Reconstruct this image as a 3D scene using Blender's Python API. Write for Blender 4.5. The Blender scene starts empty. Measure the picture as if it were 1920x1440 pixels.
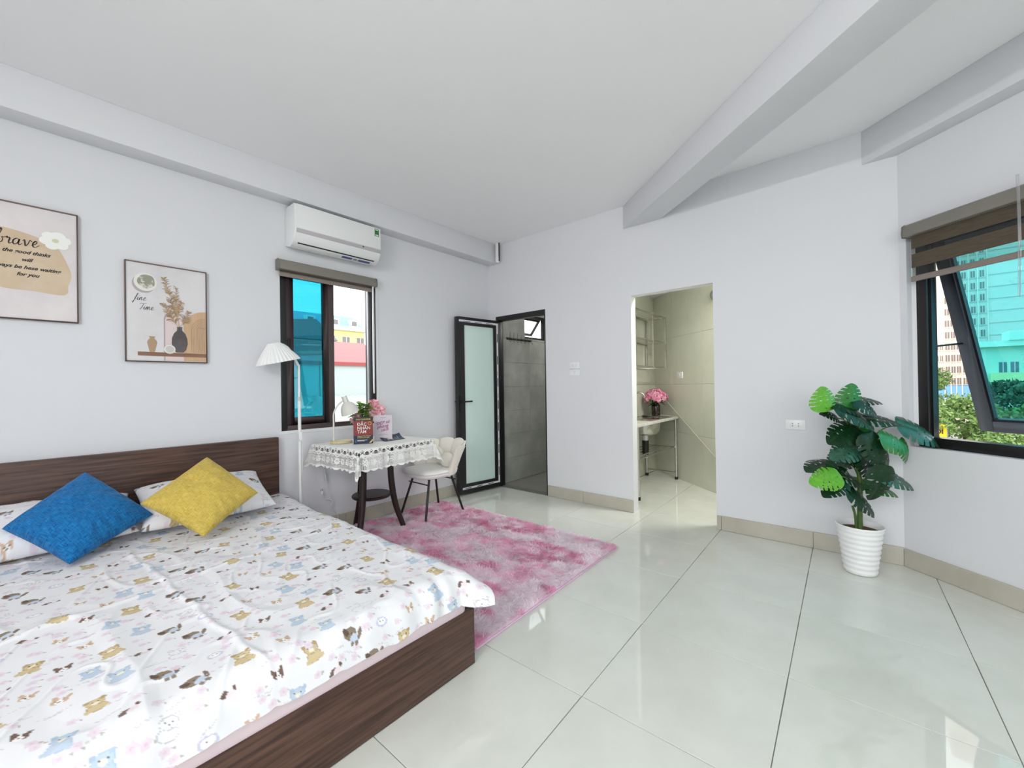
import bpy, bmesh, math, random
import numpy as np
from mathutils import Vector, Matrix, noise as mnoise

random.seed(7); np.random.seed(7)
S = bpy.context.scene
COL = S.collection
PI = math.pi
def R_(d): return math.radians(d)

# ------------------------------------------------------------------ camera
CAM_H = 1.194
F_PX, YAW, PITCH, ROLL = 761.707, -.712764, .00491498, -.0151024
_fo = Vector((math.sin(YAW)*math.cos(PITCH), math.cos(YAW)*math.cos(PITCH), math.sin(PITCH)))
_rt = Vector((math.cos(YAW), -math.sin(YAW), 0)); _up = _rt.cross(_fo)
_r2 = math.cos(ROLL)*_rt + math.sin(ROLL)*_up; _u2 = -math.sin(ROLL)*_rt + math.cos(ROLL)*_up
cam = bpy.data.objects.new('camera', bpy.data.cameras.new('camera')); COL.objects.link(cam)
m = Matrix.Identity(4)
for i in range(3): m[i][0], m[i][1], m[i][2] = _r2[i], _u2[i], -_fo[i]
m.translation = (0, 0, CAM_H); cam.matrix_world = m
cam.data.sensor_width = 36; cam.data.lens = F_PX/1920*36
cam.data.clip_start = .02; cam.data.clip_end = 500
S.camera = cam

# ------------------------------------------------------------------ world, added fill lights, exposure
W = bpy.data.worlds.new('sky'); S.world = W; W.use_nodes = True
bg = W.node_tree.nodes['Background']; bg.inputs[0].default_value = (.95, .98, 1, 1); bg.inputs[1].default_value = 2.8
def area(name, loc, rot, sx, sy, power, col=(1, 1, 1)):
    l = bpy.data.lights.new(name, 'AREA'); l.shape = 'RECTANGLE'; l.size = sx; l.size_y = sy; l.energy = power; l.color = col
    o = bpy.data.objects.new(name, l); COL.objects.link(o); o.location = loc; o.rotation_euler = rot; return o
# added area fills at the unseen rear and side windows, standing for daylight
area('fill_rear', (.35, -1.86, 1.55), (R_(106), 0, 0), 3.4, 1.7, 13, (1, .985, .98))
area('fill_side', (2.76, -.2, 1.5), (0, R_(90), 0), 1.9, 2.2, 3, (.98, .99, 1))
S.view_settings.view_transform = 'Standard'; S.view_settings.look = 'None'
S.view_settings.gamma = 1; S.view_settings.use_curve_mapping = False; S.view_settings.exposure = 0.25
S.cycles.use_denoising = True
S.cycles.max_bounces = 7; S.cycles.diffuse_bounces = 5; S.cycles.glossy_bounces = 4; S.cycles.transmission_bounces = 4; S.cycles.transparent_max_bounces = 14
S.cycles.use_adaptive_sampling = True; S.cycles.adaptive_threshold = .035
S.cycles.caustics_reflective = False; S.cycles.caustics_refractive = False
S.cycles.sample_clamp_indirect = 6

# ------------------------------------------------------------------ materials
def lin(c):
    if isinstance(c, str): c = tuple(int(c[i:i+2], 16) for i in (0, 2, 4))
    o = []
    for v in c[:3]:
        v /= 255.; o.append(v/12.92 if v <= .04045 else ((v+.055)/1.055)**2.4)
    return (*o, 1)
MATS = {}
def mat(name, c, rough=.5, metal=0, spec=.5, coat=0, var=None, bump=None, stretch=None, emit=0, alpha=1, sheen=0, rvar=None):
    """var=(scale, other colour, lo, hi): noise mix with a second colour; bump=(scale, strength); stretch = mapping scale"""
    if name in MATS: return MATS[name]
    M = bpy.data.materials.new(name); M.use_nodes = True; nt = M.node_tree; N = nt.nodes; L = nt.links
    P = N['Principled BSDF']; P.inputs['Base Color'].default_value = lin(c)
    P.inputs['Roughness'].default_value = rough; P.inputs['Metallic'].default_value = metal
    P.inputs['Specular IOR Level'].default_value = spec; P.inputs['Coat Weight'].default_value = coat
    P.inputs['Coat Roughness'].default_value = .08; P.inputs['Sheen Weight'].default_value = sheen
    if alpha < 1: P.inputs['Alpha'].default_value = alpha
    if emit: P.inputs['Emission Color'].default_value = lin(c); P.inputs['Emission Strength'].default_value = emit
    vec = None
    if var or bump or rvar:
        tc = N.new('ShaderNodeTexCoord'); mp = N.new('ShaderNodeMapping'); L.new(tc.outputs['Object'], mp.inputs[0])
        if stretch: mp.inputs['Scale'].default_value = stretch
        vec = mp.outputs[0]
    if var:
        n = N.new('ShaderNodeTexNoise'); n.inputs['Scale'].default_value = var[0]; n.inputs['Detail'].default_value = 6; n.inputs['Roughness'].default_value = .6
        L.new(vec, n.inputs['Vector'])
        r = N.new('ShaderNodeValToRGB'); r.color_ramp.elements[0].position = var[2]; r.color_ramp.elements[1].position = var[3]
        r.color_ramp.elements[0].color = lin(c); r.color_ramp.elements[1].color = lin(var[1])
        L.new(n.outputs[0], r.inputs[0]); L.new(r.outputs[0], P.inputs['Base Color'])
    if rvar:
        n = N.new('ShaderNodeTexNoise'); n.inputs['Scale'].default_value = rvar[0]; n.inputs['Detail'].default_value = 5
        L.new(vec, n.inputs['Vector']); mr = N.new('ShaderNodeMapRange'); mr.inputs[1].default_value = .35; mr.inputs[2].default_value = .7
        mr.inputs[3].default_value = rvar[1]; mr.inputs[4].default_value = rvar[2]; L.new(n.outputs[0], mr.inputs[0]); L.new(mr.outputs[0], P.inputs['Roughness'])
    if bump:
        n = N.new('ShaderNodeTexNoise'); n.inputs['Scale'].default_value = bump[0]; n.inputs['Detail'].default_value = 4
        L.new(vec, n.inputs['Vector']); b = N.new('ShaderNodeBump'); b.inputs['Strength'].default_value = bump[1]; b.inputs['Distance'].default_value = .01
        L.new(n.outputs[0], b.inputs['Height']); L.new(b.outputs[0], P.inputs['Normal'])
    MATS[name] = M; return M
def glass(name, tint, refl=.08, haze=0.0):
    """thin pane: tinted see-through film with a mirror share"""
    if name in MATS: return MATS[name]
    M = bpy.data.materials.new(name); M.use_nodes = True; nt = M.node_tree; N = nt.nodes; L = nt.links
    for n in list(N): N.remove(n)
    o = N.new('ShaderNodeOutputMaterial'); t = N.new('ShaderNodeBsdfTransparent'); g = N.new('ShaderNodeBsdfGlossy'); mx = N.new('ShaderNodeMixShader')
    t.inputs[0].default_value = (*tint, 1); g.inputs['Roughness'].default_value = .0; g.inputs[0].default_value = (1, 1, 1, 1)
    lw = N.new('ShaderNodeLayerWeight'); lw.inputs[0].default_value = .25
    mr = N.new('ShaderNodeMapRange'); mr.inputs[3].default_value = refl; mr.inputs[4].default_value = .6
    L.new(lw.outputs['Fresnel'], mr.inputs[0]); L.new(mr.outputs[0], mx.inputs[0]); L.new(t.outputs[0], mx.inputs[1]); L.new(g.outputs[0], mx.inputs[2]); L.new(mx.outputs[0], o.inputs[0])
    MATS[name] = M; return M
def attr_mat(name, attr='print', rough=.85, sheen=.0, bump=None):
    M = bpy.data.materials.new(name); M.use_nodes = True; nt = M.node_tree; N = nt.nodes; L = nt.links; P = N['Principled BSDF']
    a = N.new('ShaderNodeAttribute'); a.attribute_name = attr; L.new(a.outputs['Color'], P.inputs['Base Color'])
    P.inputs['Roughness'].default_value = rough; P.inputs['Specular IOR Level'].default_value = .2; P.inputs['Sheen Weight'].default_value = sheen
    if bump:
        tc = N.new('ShaderNodeTexCoord'); n = N.new('ShaderNodeTexNoise'); n.inputs['Scale'].default_value = bump[0]
        L.new(tc.outputs['Object'], n.inputs['Vector']); b = N.new('ShaderNodeBump'); b.inputs['Strength'].default_value = bump[1]; b.inputs['Distance'].default_value = .005
        L.new(n.outputs[0], b.inputs['Height']); L.new(b.outputs[0], P.inputs['Normal'])
    MATS[name] = M; return M
def weave_mat(name, c1, c2):
    """coarse linen: two crossed streak noises"""
    M = bpy.data.materials.new(name); M.use_nodes = True; nt = M.node_tree; N = nt.nodes; L = nt.links; P = N['Principled BSDF']
    tc = N.new('ShaderNodeTexCoord'); outs = []
    for sc in ((120, 14, 60), (14, 120, 60)):
        mp = N.new('ShaderNodeMapping'); mp.inputs['Scale'].default_value = sc; L.new(tc.outputs['UV'], mp.inputs[0])
        n = N.new('ShaderNodeTexNoise'); n.inputs['Scale'].default_value = 1; n.inputs['Detail'].default_value = 2; L.new(mp.outputs[0], n.inputs['Vector']); outs.append(n.outputs[0])
    a = N.new('ShaderNodeMath'); a.operation = 'ADD'; L.new(outs[0], a.inputs[0]); L.new(outs[1], a.inputs[1])
    r = N.new('ShaderNodeValToRGB'); r.color_ramp.elements[0].position = .38; r.color_ramp.elements[1].position = .62
    mul = N.new('ShaderNodeMath'); mul.operation = 'MULTIPLY'; mul.inputs[1].default_value = .5; L.new(a.outputs[0], mul.inputs[0])
    r.color_ramp.elements[0].color = lin(c1); r.color_ramp.elements[1].color = lin(c2); L.new(mul.outputs[0], r.inputs[0]); L.new(r.outputs[0], P.inputs['Base Color'])
    P.inputs['Roughness'].default_value = .9; P.inputs['Specular IOR Level'].default_value = .15; P.inputs['Sheen Weight'].default_value = .1
    b = N.new('ShaderNodeBump'); b.inputs['Strength'].default_value = .35; b.inputs['Distance'].default_value = .003; L.new(mul.outputs[0], b.inputs['Height']); L.new(b.outputs[0], P.inputs['Normal'])
    MATS[name] = M; return M

WALL = mat('wall_paint', (222, 223, 227), .75, spec=.25, bump=(90, .03))
CEIL = mat('ceiling_paint', (245, 245, 247), .8, spec=.2)
TILE = mat('floor_tile', (225, 227, 219), .03, spec=.62, var=(3.5, (216, 218, 209), .35, .7), rvar=(4, .008, .05))
GROUT = mat('grout', (142, 140, 134), .9)
BASE = mat('skirting_tile', (190, 185, 172), .08, spec=.5, var=(5, (180, 175, 161), .35, .7))
BLACK = mat('black_aluminium', (26, 23, 25), .38, spec=.5)
BROWNAL = mat('brown_aluminium', (74, 61, 63), .35, spec=.5)
GREYAL = mat('grey_aluminium', (74, 80, 90), .35, spec=.5)
WHITEPL = mat('white_plastic', (236, 237, 238), .28, spec=.5)
WALNUT = mat('walnut_laminate', (58, 38, 31), .42, spec=.4, var=(2.2, (106, 76, 62), .38, .72), stretch=(26, 1.3, 30))
CYAN = glass('cyan_glass', (.15, .56, .65), .03); CYAN2 = glass('pale_cyan_glass', (.38, .77, .84), .03)
CLEAR = glass('clear_glass', (.96, .98, .97), .05)
CHROME = mat('stainless_steel', (200, 198, 192), .22, metal=1)
DARKSTEEL = mat('black_steel', (18, 17, 18), .4)

# ------------------------------------------------------------------ mesh building
def frame_mtx(origin, rz): return Matrix.Translation(origin) @ Matrix.Rotation(rz, 4, 'Z')
class MB:
    def __init__(s): s.v = []; s.f = []; s.mi = []; s.cur = 0
    def add(s, vs, fs, M=None):
        o = len(s.v)
        for p in vs:
            p = Vector(p); s.v.append(tuple(M @ p) if M is not None else tuple(p))
        for f in fs: s.f.append(tuple(i+o for i in f)); s.mi.append(s.cur)
        return s
    def box(s, x0, x1, y0, y1, z0, z1, M=None):
        if x0 > x1: x0, x1 = x1, x0
        if y0 > y1: y0, y1 = y1, y0
        if z0 > z1: z0, z1 = z1, z0
        return s.add([(x0,y0,z0),(x1,y0,z0),(x1,y1,z0),(x0,y1,z0),(x0,y0,z1),(x1,y0,z1),(x1,y1,z1),(x0,y1,z1)],
                     [(0,3,2,1),(4,5,6,7),(0,1,5,4),(1,2,6,5),(2,3,7,6),(3,0,4,7)], M)
    def prism(s, poly, z0, z1, M=None):
        n = len(poly); vs = [(x, y, z0) for x, y in poly]+[(x, y, z1) for x, y in poly]
        fs = [tuple(reversed(range(n))), tuple(range(n, 2*n))]+[(i, (i+1) % n, n+(i+1) % n, n+i) for i in range(n)]
        return s.add(vs, fs, M)
    def xz(s, poly, y0, y1, M=None):
        """polygon in x,z (counter clockwise seen from -y) from y0 (near the viewer) to y1"""
        n = len(poly); vs = [(x, y0, z) for x, z in poly]+[(x, y1, z) for x, z in poly]
        fs = [tuple(range(n)), tuple(reversed(range(n, 2*n)))]+[((i+1) % n, i, n+i, n+(i+1) % n) for i in range(n)]
        return s.add(vs, fs, M)
    def lathe(s, prof, n=32, M=None, cap=True, sx=1, sy=1, wob=None):
        vs = []; fs = []; k = len(prof)
        for i in range(n):
            a = 2*PI*i/n
            for j, (r, z) in enumerate(prof):
                rr = r*(wob(a, j/(k-1)) if wob else 1)
                vs.append((rr*math.cos(a)*sx, rr*math.sin(a)*sy, z))
        for i in range(n):
            for j in range(k-1):
                a, b = i*k+j, ((i+1) % n)*k+j; fs.append((a, b, b+1, a+1))
        if cap:
            if prof[0][0] > 1e-6: fs.append(tuple(i*k for i in reversed(range(n))))
            if prof[-1][0] > 1e-6: fs.append(tuple(i*k+k-1 for i in range(n)))
        return s.add(vs, fs, M)
    def tube(s, pts, r, n=10, M=None, flat=1.0):
        pts = [Vector(p) for p in pts]; k = len(pts); rs = r if isinstance(r, (list, tuple)) else [r]*k
        vs = []; fs = []; t0 = (pts[1]-pts[0]).normalized(); up = Vector((0, 0, 1)) if abs(t0.z) < .9 else Vector((1, 0, 0)); nx = t0.cross(up).normalized()
        for i, p in enumerate(pts):
            t = ((pts[min(i+1, k-1)]-pts[max(i-1, 0)])).normalized(); nx = (nx-t*nx.dot(t)).normalized(); ny = t.cross(nx)
            for j in range(n):
                a = 2*PI*j/n; vs.append(p+(nx*math.cos(a)+ny*math.sin(a)*flat)*rs[i])
        for i in range(k-1):
            for j in range(n): fs.append((i*n+j, i*n+(j+1) % n, (i+1)*n+(j+1) % n, (i+1)*n+j))
        fs.append(tuple(reversed(range(n)))); fs.append(tuple((k-1)*n+j for j in range(n)))
        return s.add(vs, fs, M)
    def ball(s, c, r, n=12, m=8, M=None):
        rx, ry, rz = r if isinstance(r, (tuple, list)) else (r, r, r); vs = [(c[0], c[1], c[2]-rz)]; fs = []
        for i in range(1, m):
            p = PI*i/m-PI/2
            for j in range(n): a = 2*PI*j/n; vs.append((c[0]+rx*math.cos(p)*math.cos(a), c[1]+ry*math.cos(p)*math.sin(a), c[2]+rz*math.sin(p)))
        vs.append((c[0], c[1], c[2]+rz)); top = len(vs)-1
        for j in range(n): fs.append((0, 1+(j+1) % n, 1+j)); fs.append((top, 1+(m-2)*n+j, 1+(m-2)*n+(j+1) % n))
        for i in range(m-2):
            for j in range(n): a = 1+i*n+j; b = 1+i*n+(j+1) % n; fs.append((a, b, b+n, a+n))
        return s.add(vs, fs, M)
    def mesh(s, name, mats, smooth=None, bevel=0, seg=2):
        me = bpy.data.meshes.new(name); me.from_pydata(s.v, [], s.f)
        for q in (mats if isinstance(mats, (list, tuple)) else [mats]): me.materials.append(q)
        if any(s.mi): me.polygons.foreach_set('material_index', s.mi)
        if bevel:
            b = bmesh.new(); b.from_mesh(me); bmesh.ops.remove_doubles(b, verts=b.verts, dist=1e-6)
            ed = [e for e in b.edges if len(e.link_faces) == 2 and e.calc_face_angle(0) > R_(40)]
            bmesh.ops.bevel(b, geom=ed, offset=bevel, segments=seg, affect='EDGES', profile=.5, clamp_overlap=True); b.to_mesh(me); b.free()
            if smooth is None: smooth = 40
        if smooth:
            me.polygons.foreach_set('use_smooth', [True]*len(me.polygons)); me.set_sharp_from_angle(angle=R_(smooth))
        me.update(); return me
    def build(s, name, mats, parent=None, smooth=None, bevel=0, seg=2, mtx=None):
        return link(name, s.mesh(name, mats, smooth, bevel, seg), parent, mtx)
def link(name, data, parent=None, mtx=None):
    o = bpy.data.objects.new(name, data); COL.objects.link(o)
    if parent is not None: o.parent = parent
    if mtx is not None: o.matrix_local = mtx
    return o
def tag(o, label, cat, group=None, kind=None):
    o['label'] = label
    if cat: o['category'] = cat
    if group: o['group'] = group
    if kind: o['kind'] = kind
    return o
def thing(name, label, cat, loc=(0, 0, 0), rz=0, group=None, kind=None):
    o = bpy.data.objects.new(name, None); o.empty_display_size = .05; COL.objects.link(o)
    o.matrix_world = frame_mtx(loc, rz); return tag(o, label, cat, group, kind)
def copy_tree(o, parent=None):
    c = o.copy(); COL.objects.link(c); c.parent = parent
    for ch in list(o.children): copy_tree(ch, c)
    return c
def grid_mesh(name, V, mats, nx, ny, smooth=True, keep=None, uv=None, color=None, attr='print'):
    """V: (ny,nx,3) array -> quad grid; keep: (ny-1,nx-1) bool"""
    idx = np.arange(nx*ny).reshape(ny, nx)
    q = np.stack([idx[:-1, :-1], idx[:-1, 1:], idx[1:, 1:], idx[1:, :-1]], -1).reshape(-1, 4)
    vv = V.reshape(-1, 3)
    if keep is not None: q = q[keep.reshape(-1)]
    used = None
    if keep is not None:
        used = np.unique(q); rm = -np.ones(len(vv), int); rm[used] = np.arange(len(used)); q = rm[q]; vv = vv[used]
    me = bpy.data.meshes.new(name); nf = len(q)
    me.vertices.add(len(vv)); me.vertices.foreach_set('co', vv.astype(np.float32).ravel())
    me.loops.add(nf*4); me.loops.foreach_set('vertex_index', q.astype(np.int32).ravel())
    me.polygons.add(nf); me.polygons.foreach_set('loop_start', np.arange(0, nf*4, 4, dtype=np.int32))
    if smooth: me.polygons.foreach_set('use_smooth', np.ones(nf, bool))
    for k in (mats if isinstance(mats, (list, tuple)) else [mats]): me.materials.append(k)
    me.update(calc_edges=True)
    if uv is not None:
        u = uv.reshape(-1, 2); u = u if used is None else u[used]
        l = me.uv_layers.new(name='uv'); l.data.foreach_set('uv', u[q.ravel()].astype(np.float32).ravel())
    if color is not None:
        c = color.reshape(-1, color.shape[-1]); c = c if used is None else c[used]
        if c.shape[1] == 3: c = np.concatenate([c, np.ones((len(c), 1))], 1)
        a = me.color_attributes.new(attr, 'FLOAT_COLOR', 'POINT'); a.data.foreach_set('color', c.astype(np.float32).ravel())
    me.validate(); return me
def vnoise(x, y, seed=0):
    """value noise in numpy, roughly -1..1"""
    xi = np.floor(x).astype(int); yi = np.floor(y).astype(int); xf = x-xi; yf = y-yi
    u = xf*xf*(3-2*xf); v = yf*yf*(3-2*yf)
    def h(a, b):
        n = (a*374761393+b*668265263+seed*1442695041) & 0x7fffffff; n = ((n ^ (n >> 13))*1274126177) & 0x7fffffff
        return ((n ^ (n >> 16)) & 0xffff)/32767.5-1
    return (h(xi, yi)*(1-u)+h(xi+1, yi)*u)*(1-v)+(h(xi, yi+1)*(1-u)+h(xi+1, yi+1)*u)*v
def fbm(x, y, o=4, seed=0):
    s = 0; a = 1; t = 0
    for k in range(o): s = s+a*vnoise(x*2**k, y*2**k, seed+k*17); t += a; a *= .5
    return s/t
def catmull(pts, n=8):
    P = [Vector(p) for p in pts]; P = [P[0]*2-P[1]]+P+[P[-1]*2-P[-2]]; o = []
    for i in range(1, len(P)-2):
        for k in range(n):
            t = k/n; a, b, c, d = P[i-1], P[i], P[i+1], P[i+2]
            o.append(.5*((2*b)+(c-a)*t+(2*a-5*b+4*c-d)*t*t+(3*b-a-3*c+d)*t**3))
    o.append(P[-2]); return o
TXT = {}
def text_mesh(body, size, material, shear=0, bold=0, align='CENTER', depth=.0002):
    """letters lying in x,z facing -y"""
    cu = bpy.data.curves.new('text', 'FONT'); cu.body = body; cu.size = size; cu.shear = shear; cu.align_x = align; cu.align_y = 'CENTER'
    cu.extrude = depth; cu.offset = bold; cu.resolution_u = 3
    o = bpy.data.objects.new('text', cu); COL.objects.link(o)
    bpy.context.view_layer.update()
    me = bpy.data.meshes.new_from_object(o.evaluated_get(bpy.context.evaluated_depsgraph_get()))
    bpy.data.objects.remove(o); bpy.data.curves.remove(cu)
    me.transform(Matrix.Rotation(PI/2, 4, 'X')); me.materials.clear(); me.materials.append(material); return me
def lettering(body, size, material, parent, x, y, z, shear=0, bold=0, align='CENTER', name='lettering', rot=None, extra=None):
    me = text_mesh(body, size, material, shear, bold, align)
    M = Matrix.Translation((x, y, z))
    if rot: M = M @ Matrix.Rotation(rot, 4, 'Y')
    if extra: M = M @ extra
    return link(name, me, parent, M)
def clip_poly(poly, clip):
    """Sutherland-Hodgman, clip is convex ccw"""
    out = poly
    for i in range(len(clip)):
        a, b = clip[i], clip[(i+1) % len(clip)]; inp = out; out = []
        if not inp: return []
        def side(p): return (b[0]-a[0])*(p[1]-a[1])-(b[1]-a[1])*(p[0]-a[0])
        for j in range(len(inp)):
            p, q = inp[j], inp[(j+1) % len(inp)]; sp, sq = side(p), side(q)
            if sp >= 0: out.append(p)
            if (sp >= 0) != (sq >= 0):
                t = sp/(sp-sq); out.append((p[0]+(q[0]-p[0])*t, p[1]+(q[1]-p[1])*t))
    return out
def poly_area(p): return .5*sum(p[i][0]*p[(i+1) % len(p)][1]-p[(i+1) % len(p)][0]*p[i][1] for i in range(len(p)))
# ------------------------------------------------------------------ the room shell
XL = -3.427; H_C = 2.87
CB = (XL, 3.561, 0); RZB = .0171; K0 = (.186, 3.623, 0); RZR = R_(-40)
E1 = Vector((math.cos(RZR), math.sin(RZR), 0)); NO = Vector((-math.sin(RZR), math.cos(RZR), 0))
UB = Vector((math.cos(RZB), math.sin(RZB), 0))
KC = (-2.2, 5.58, 0)
XE, YR = 2.79, -1.9
R2 = Vector(K0)+E1*((XE-K0[0])/E1.x)
ROOM = [(XL, YR), (XE, YR), (XE, R2.y), (K0[0], K0[1]), (CB[0], CB[1])]
FL = ((XL, 0, 0), PI/2); FB = (CB, RZB); FR = (K0, RZR); FK = (KC, RZR)
def holes_mb(x0, x1, z0, z1, y0, y1, holes):
    xs = sorted({x0, x1, *[h[0] for h in holes], *[h[1] for h in holes]}); zs = sorted({z0, z1, *[h[2] for h in holes], *[h[3] for h in holes]})
    xs = [x for x in xs if x0 <= x <= x1]; zs = [z for z in zs if z0 <= z <= z1]; b = MB()
    def solid(i, j):
        if i < 0 or j < 0 or i >= len(xs)-1 or j >= len(zs)-1: return False
        cx = (xs[i]+xs[i+1])/2; cz = (zs[j]+zs[j+1])/2
        return not any(h[0] < cx < h[1] and h[2] < cz < h[3] for h in holes)
    for i in range(len(xs)-1):
        for j in range(len(zs)-1):
            if not solid(i, j): continue
            a, c, e, g = xs[i], xs[i+1], zs[j], zs[j+1]
            q = [(a,y0,e),(c,y0,e),(c,y0,g),(a,y0,g),(a,y1,e),(c,y1,e),(c,y1,g),(a,y1,g)]; f = [(0,1,2,3),(5,4,7,6)]
            if not solid(i-1, j): f.append((4,0,3,7))
            if not solid(i+1, j): f.append((1,5,6,2))
            if not solid(i, j-1): f.append((4,5,1,0))
            if not solid(i, j+1): f.append((3,2,6,7))
            b.add(q, f)
    return b
def wall(name, label, fr, x0, x1, z1, t, holes, m=WALL, z0=0, y0=0):
    b = holes_mb(x0, x1, z0, z1, y0, y0+t, holes); o = b.build(name, m); o.matrix_world = frame_mtx(*fr)
    return tag(o, label, 'wall', kind='structure')
wall('wall_left', 'white painted wall behind the bed, with pictures, air conditioner and window', FL, YR, 3.67, H_C, .13, [(1.216, 2.035, .868, 2.2)])
wall('wall_back', 'white painted wall with the bathroom door and the doorless kitchen opening', FB, 0, 3.72, H_C, .1, [(.105, .828, 0, 2.024), (1.80, 2.505, 0, 2.018)])
wall('wall_right', 'white oblique wall holding the awning window with a striped blind', FR, 0, 3.40, H_C, .2, [(.042, 1.10, .776, 2.1)])
wall('wall_rear', 'white wall behind the viewpoint with a wide added window', ((XL, YR, 0), 0), 0, XE-XL, H_C, -.13, [(2.05, 5.55, .68, 2.42)])
wall('wall_side', 'white side wall next to the viewpoint with a tall added window', ((XE, 0, 0), -PI/2), -R2.y-.02, -YR, H_C, .13, [(-.95, 1.35, .35, 2.55)])
cl = MB().prism(ROOM, H_C, H_C+.1).build('ceiling', CEIL); tag(cl, 'flat white ceiling above the whole bedroom', 'ceiling', kind='structure')
# beams
b1 = MB().box(YR, 3.56, -.152, 0, 2.65, H_C).build('trim_1', WALL, bevel=.004); b1.matrix_world = frame_mtx(*FL); tag(b1, 'white boxed beam along the top of the picture wall', 'beam', kind='structure')
pl, pr = Vector((-1.69, 3.588, 0)), Vector((-1.339, 3.594, 0))
pr2 = pr+E1*((XE-pr.x)/E1.x); pl2 = pl+E1*((XE-pl.x)/E1.x)
b2 = MB().prism([(p.x, p.y) for p in (pl, pl2, pr2, pr)], 2.655, H_C).build('trim_2', WALL, bevel=.003); tag(b2, 'white beam crossing the ceiling diagonally toward the upper right', 'beam', kind='structure')
p3 = Vector((.012, 3.62, 0)); q3 = p3+E1*((XE-p3.x)/E1.x)
b3 = MB().prism([(p3.x, p3.y), (q3.x, q3.y), (R2.x, R2.y), (K0[0], K0[1])], 2.645, H_C).build('trim_3', WALL, bevel=.003); tag(b3, 'shallow white beam above the awning window wall', 'beam', kind='structure')

# floor: base slab with polished tiles
KIT = [(-2.175, 3.66), (.06, 3.70), (-2.175, 5.56)]
fl = MB().prism([(XL-.1, YR), (XE, YR), (XE, R2.y), (.25, 3.70), (-2.3, 5.75), (XL-.1, 5.75)], -.12, -.004).build('floor', GROUT)
tag(fl, 'polished cream porcelain tile floor with thin grey joints', 'floor', kind='structure')
TA = .0264; ta = Matrix.Rotation(TA, 3, 'Z'); U0, V0, SU, SV = -.195, 1.967, .6035, .5985; G = .0016
def tile_clip(poly, u, v):
    q = [(u+G, v+G), (u+SU-G, v+G), (u+SU-G, v+SV-G), (u+G, v+SV-G)]
    w = [tuple((ta @ Vector((a, b, 0)))[:2]) for a, b in q]
    return clip_poly(w, poly)
DOORGAP = [(-1.629, 3.5919), (-.924, 3.6039), (-.924, 3.6824), (-1.629, 3.6698)]
for i in range(-8, 8):
    for j in range(-8, 8):
        u, v = U0+i*SU, V0+j*SV
        for reg in (ROOM, KIT, DOORGAP):
            p = tile_clip(reg, u, v)
            if len(p) > 2 and poly_area(p) > .002:
                cx = sum(a for a, _ in p)/len(p); cy = sum(a for _, a in p)/len(p)
                o = MB().prism([(a-cx, b-cy) for a, b in p], -.012, 0).build('tile', TILE, fl, bevel=.0008, seg=1); o.location = (cx, cy, 0)
# baseboards: one tile strip after another
def baseboard(name, label, fr, segs, h=.116):
    r = thing(name, label, 'baseboard', *fr, kind='structure')
    for a, b in segs:
        o = MB().box(a+.001, b-.001, -.012, 0, .001, h+random.uniform(-.002, .002)).build('tile', BASE, r, bevel=.0015, seg=1)
baseboard('baseboard_left', 'beige tile skirting along the picture wall', FL, [(a, min(a+.6, 3.55)) for a in np.arange(-1.88, 3.5, .6)])
baseboard('baseboard_back', 'beige tile skirting along the bathroom and kitchen wall', FB, [(.834, 1.268), (1.268, 1.797), (2.508, 2.541), (2.541, 3.141), (3.141, 3.61)])
baseboard('baseboard_right', 'beige tile skirting below the awning window', FR, [(.006, .62), (.62, 1.22), (1.22, 1.82), (1.82, 2.42), (2.42, 3.02), (3.02, 3.38)])

# ------------------------------------------------------------------ kitchen nook behind the opening
KT = mat('kitchen_tile', (217, 218, 203), .16, spec=.5, var=(2.5, (208, 209, 192), .35, .7))
def tiled_wall(name, label, fr, x0, x1, z1, t, xs, zs, m, holes=(), tt=.008, y0=0.0):
    w = wall(name, label, fr, x0, x1, z1, t, list(holes), GROUT, y0=y0+tt)
    for a, b in zip(xs[:-1], xs[1:]):
        for c, d in zip(zs[:-1], zs[1:]):
            a2, b2, d2 = max(a, x0), min(b, x1), min(d, z1)
            if b2-a2 < .02 or d2-c < .02: continue
            pcs = [(a2, b2, c, d2)]
            for h in holes:
                nxt = []
                for (p, q, r, s) in pcs:
                    if h[0] >= q or h[1] <= p or h[2] >= s or h[3] <= r: nxt.append((p, q, r, s)); continue
                    if h[0] > p: nxt.append((p, h[0], r, s))
                    if h[1] < q: nxt.append((h[1], q, r, s))
                    p2, q2 = max(p, h[0]), min(q, h[1])
                    if h[2] > r: nxt.append((p2, q2, r, h[2]))
                    if h[3] < s: nxt.append((p2, q2, h[3], s))
                pcs = nxt
            for (p, q, r, s) in pcs:
                if q-p > .015 and s-r > .015:
                    o = MB().box(p+.001-(p+q)/2, q-.001-(p+q)/2, 0, tt+.002, r+.001, s-.001).build('tile', m, w, bevel=.0008, seg=1); o.location = ((p+q)/2, y0, 0)
    return w
ZS = [0, .588, 1.185, 1.782, 2.38]
tiled_wall('wall_kitchen', 'cream tiled oblique kitchen wall seen through the opening', FK, 0, 3.0, 2.38, .04, [-.13, .473, 1.07, 1.667, 2.264, 2.861, 3.4], ZS, KT)
tiled_wall('wall_partition', 'cream tiled kitchen wall behind the sink counter', ((-2.19, 3.66, 0), PI/2), .03, 1.93, 2.38, .05, [-.2, .13, .73, 1.33, 1.72, 1.95], ZS, KT)
kc = MB().prism([(-2.24, 3.67), (.1, 3.71), (-2.24, 5.62)], 2.38, 2.42).build('ceiling_kitchen', CEIL); tag(kc, 'low white ceiling of the kitchen nook', 'ceiling', kind='structure')

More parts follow.
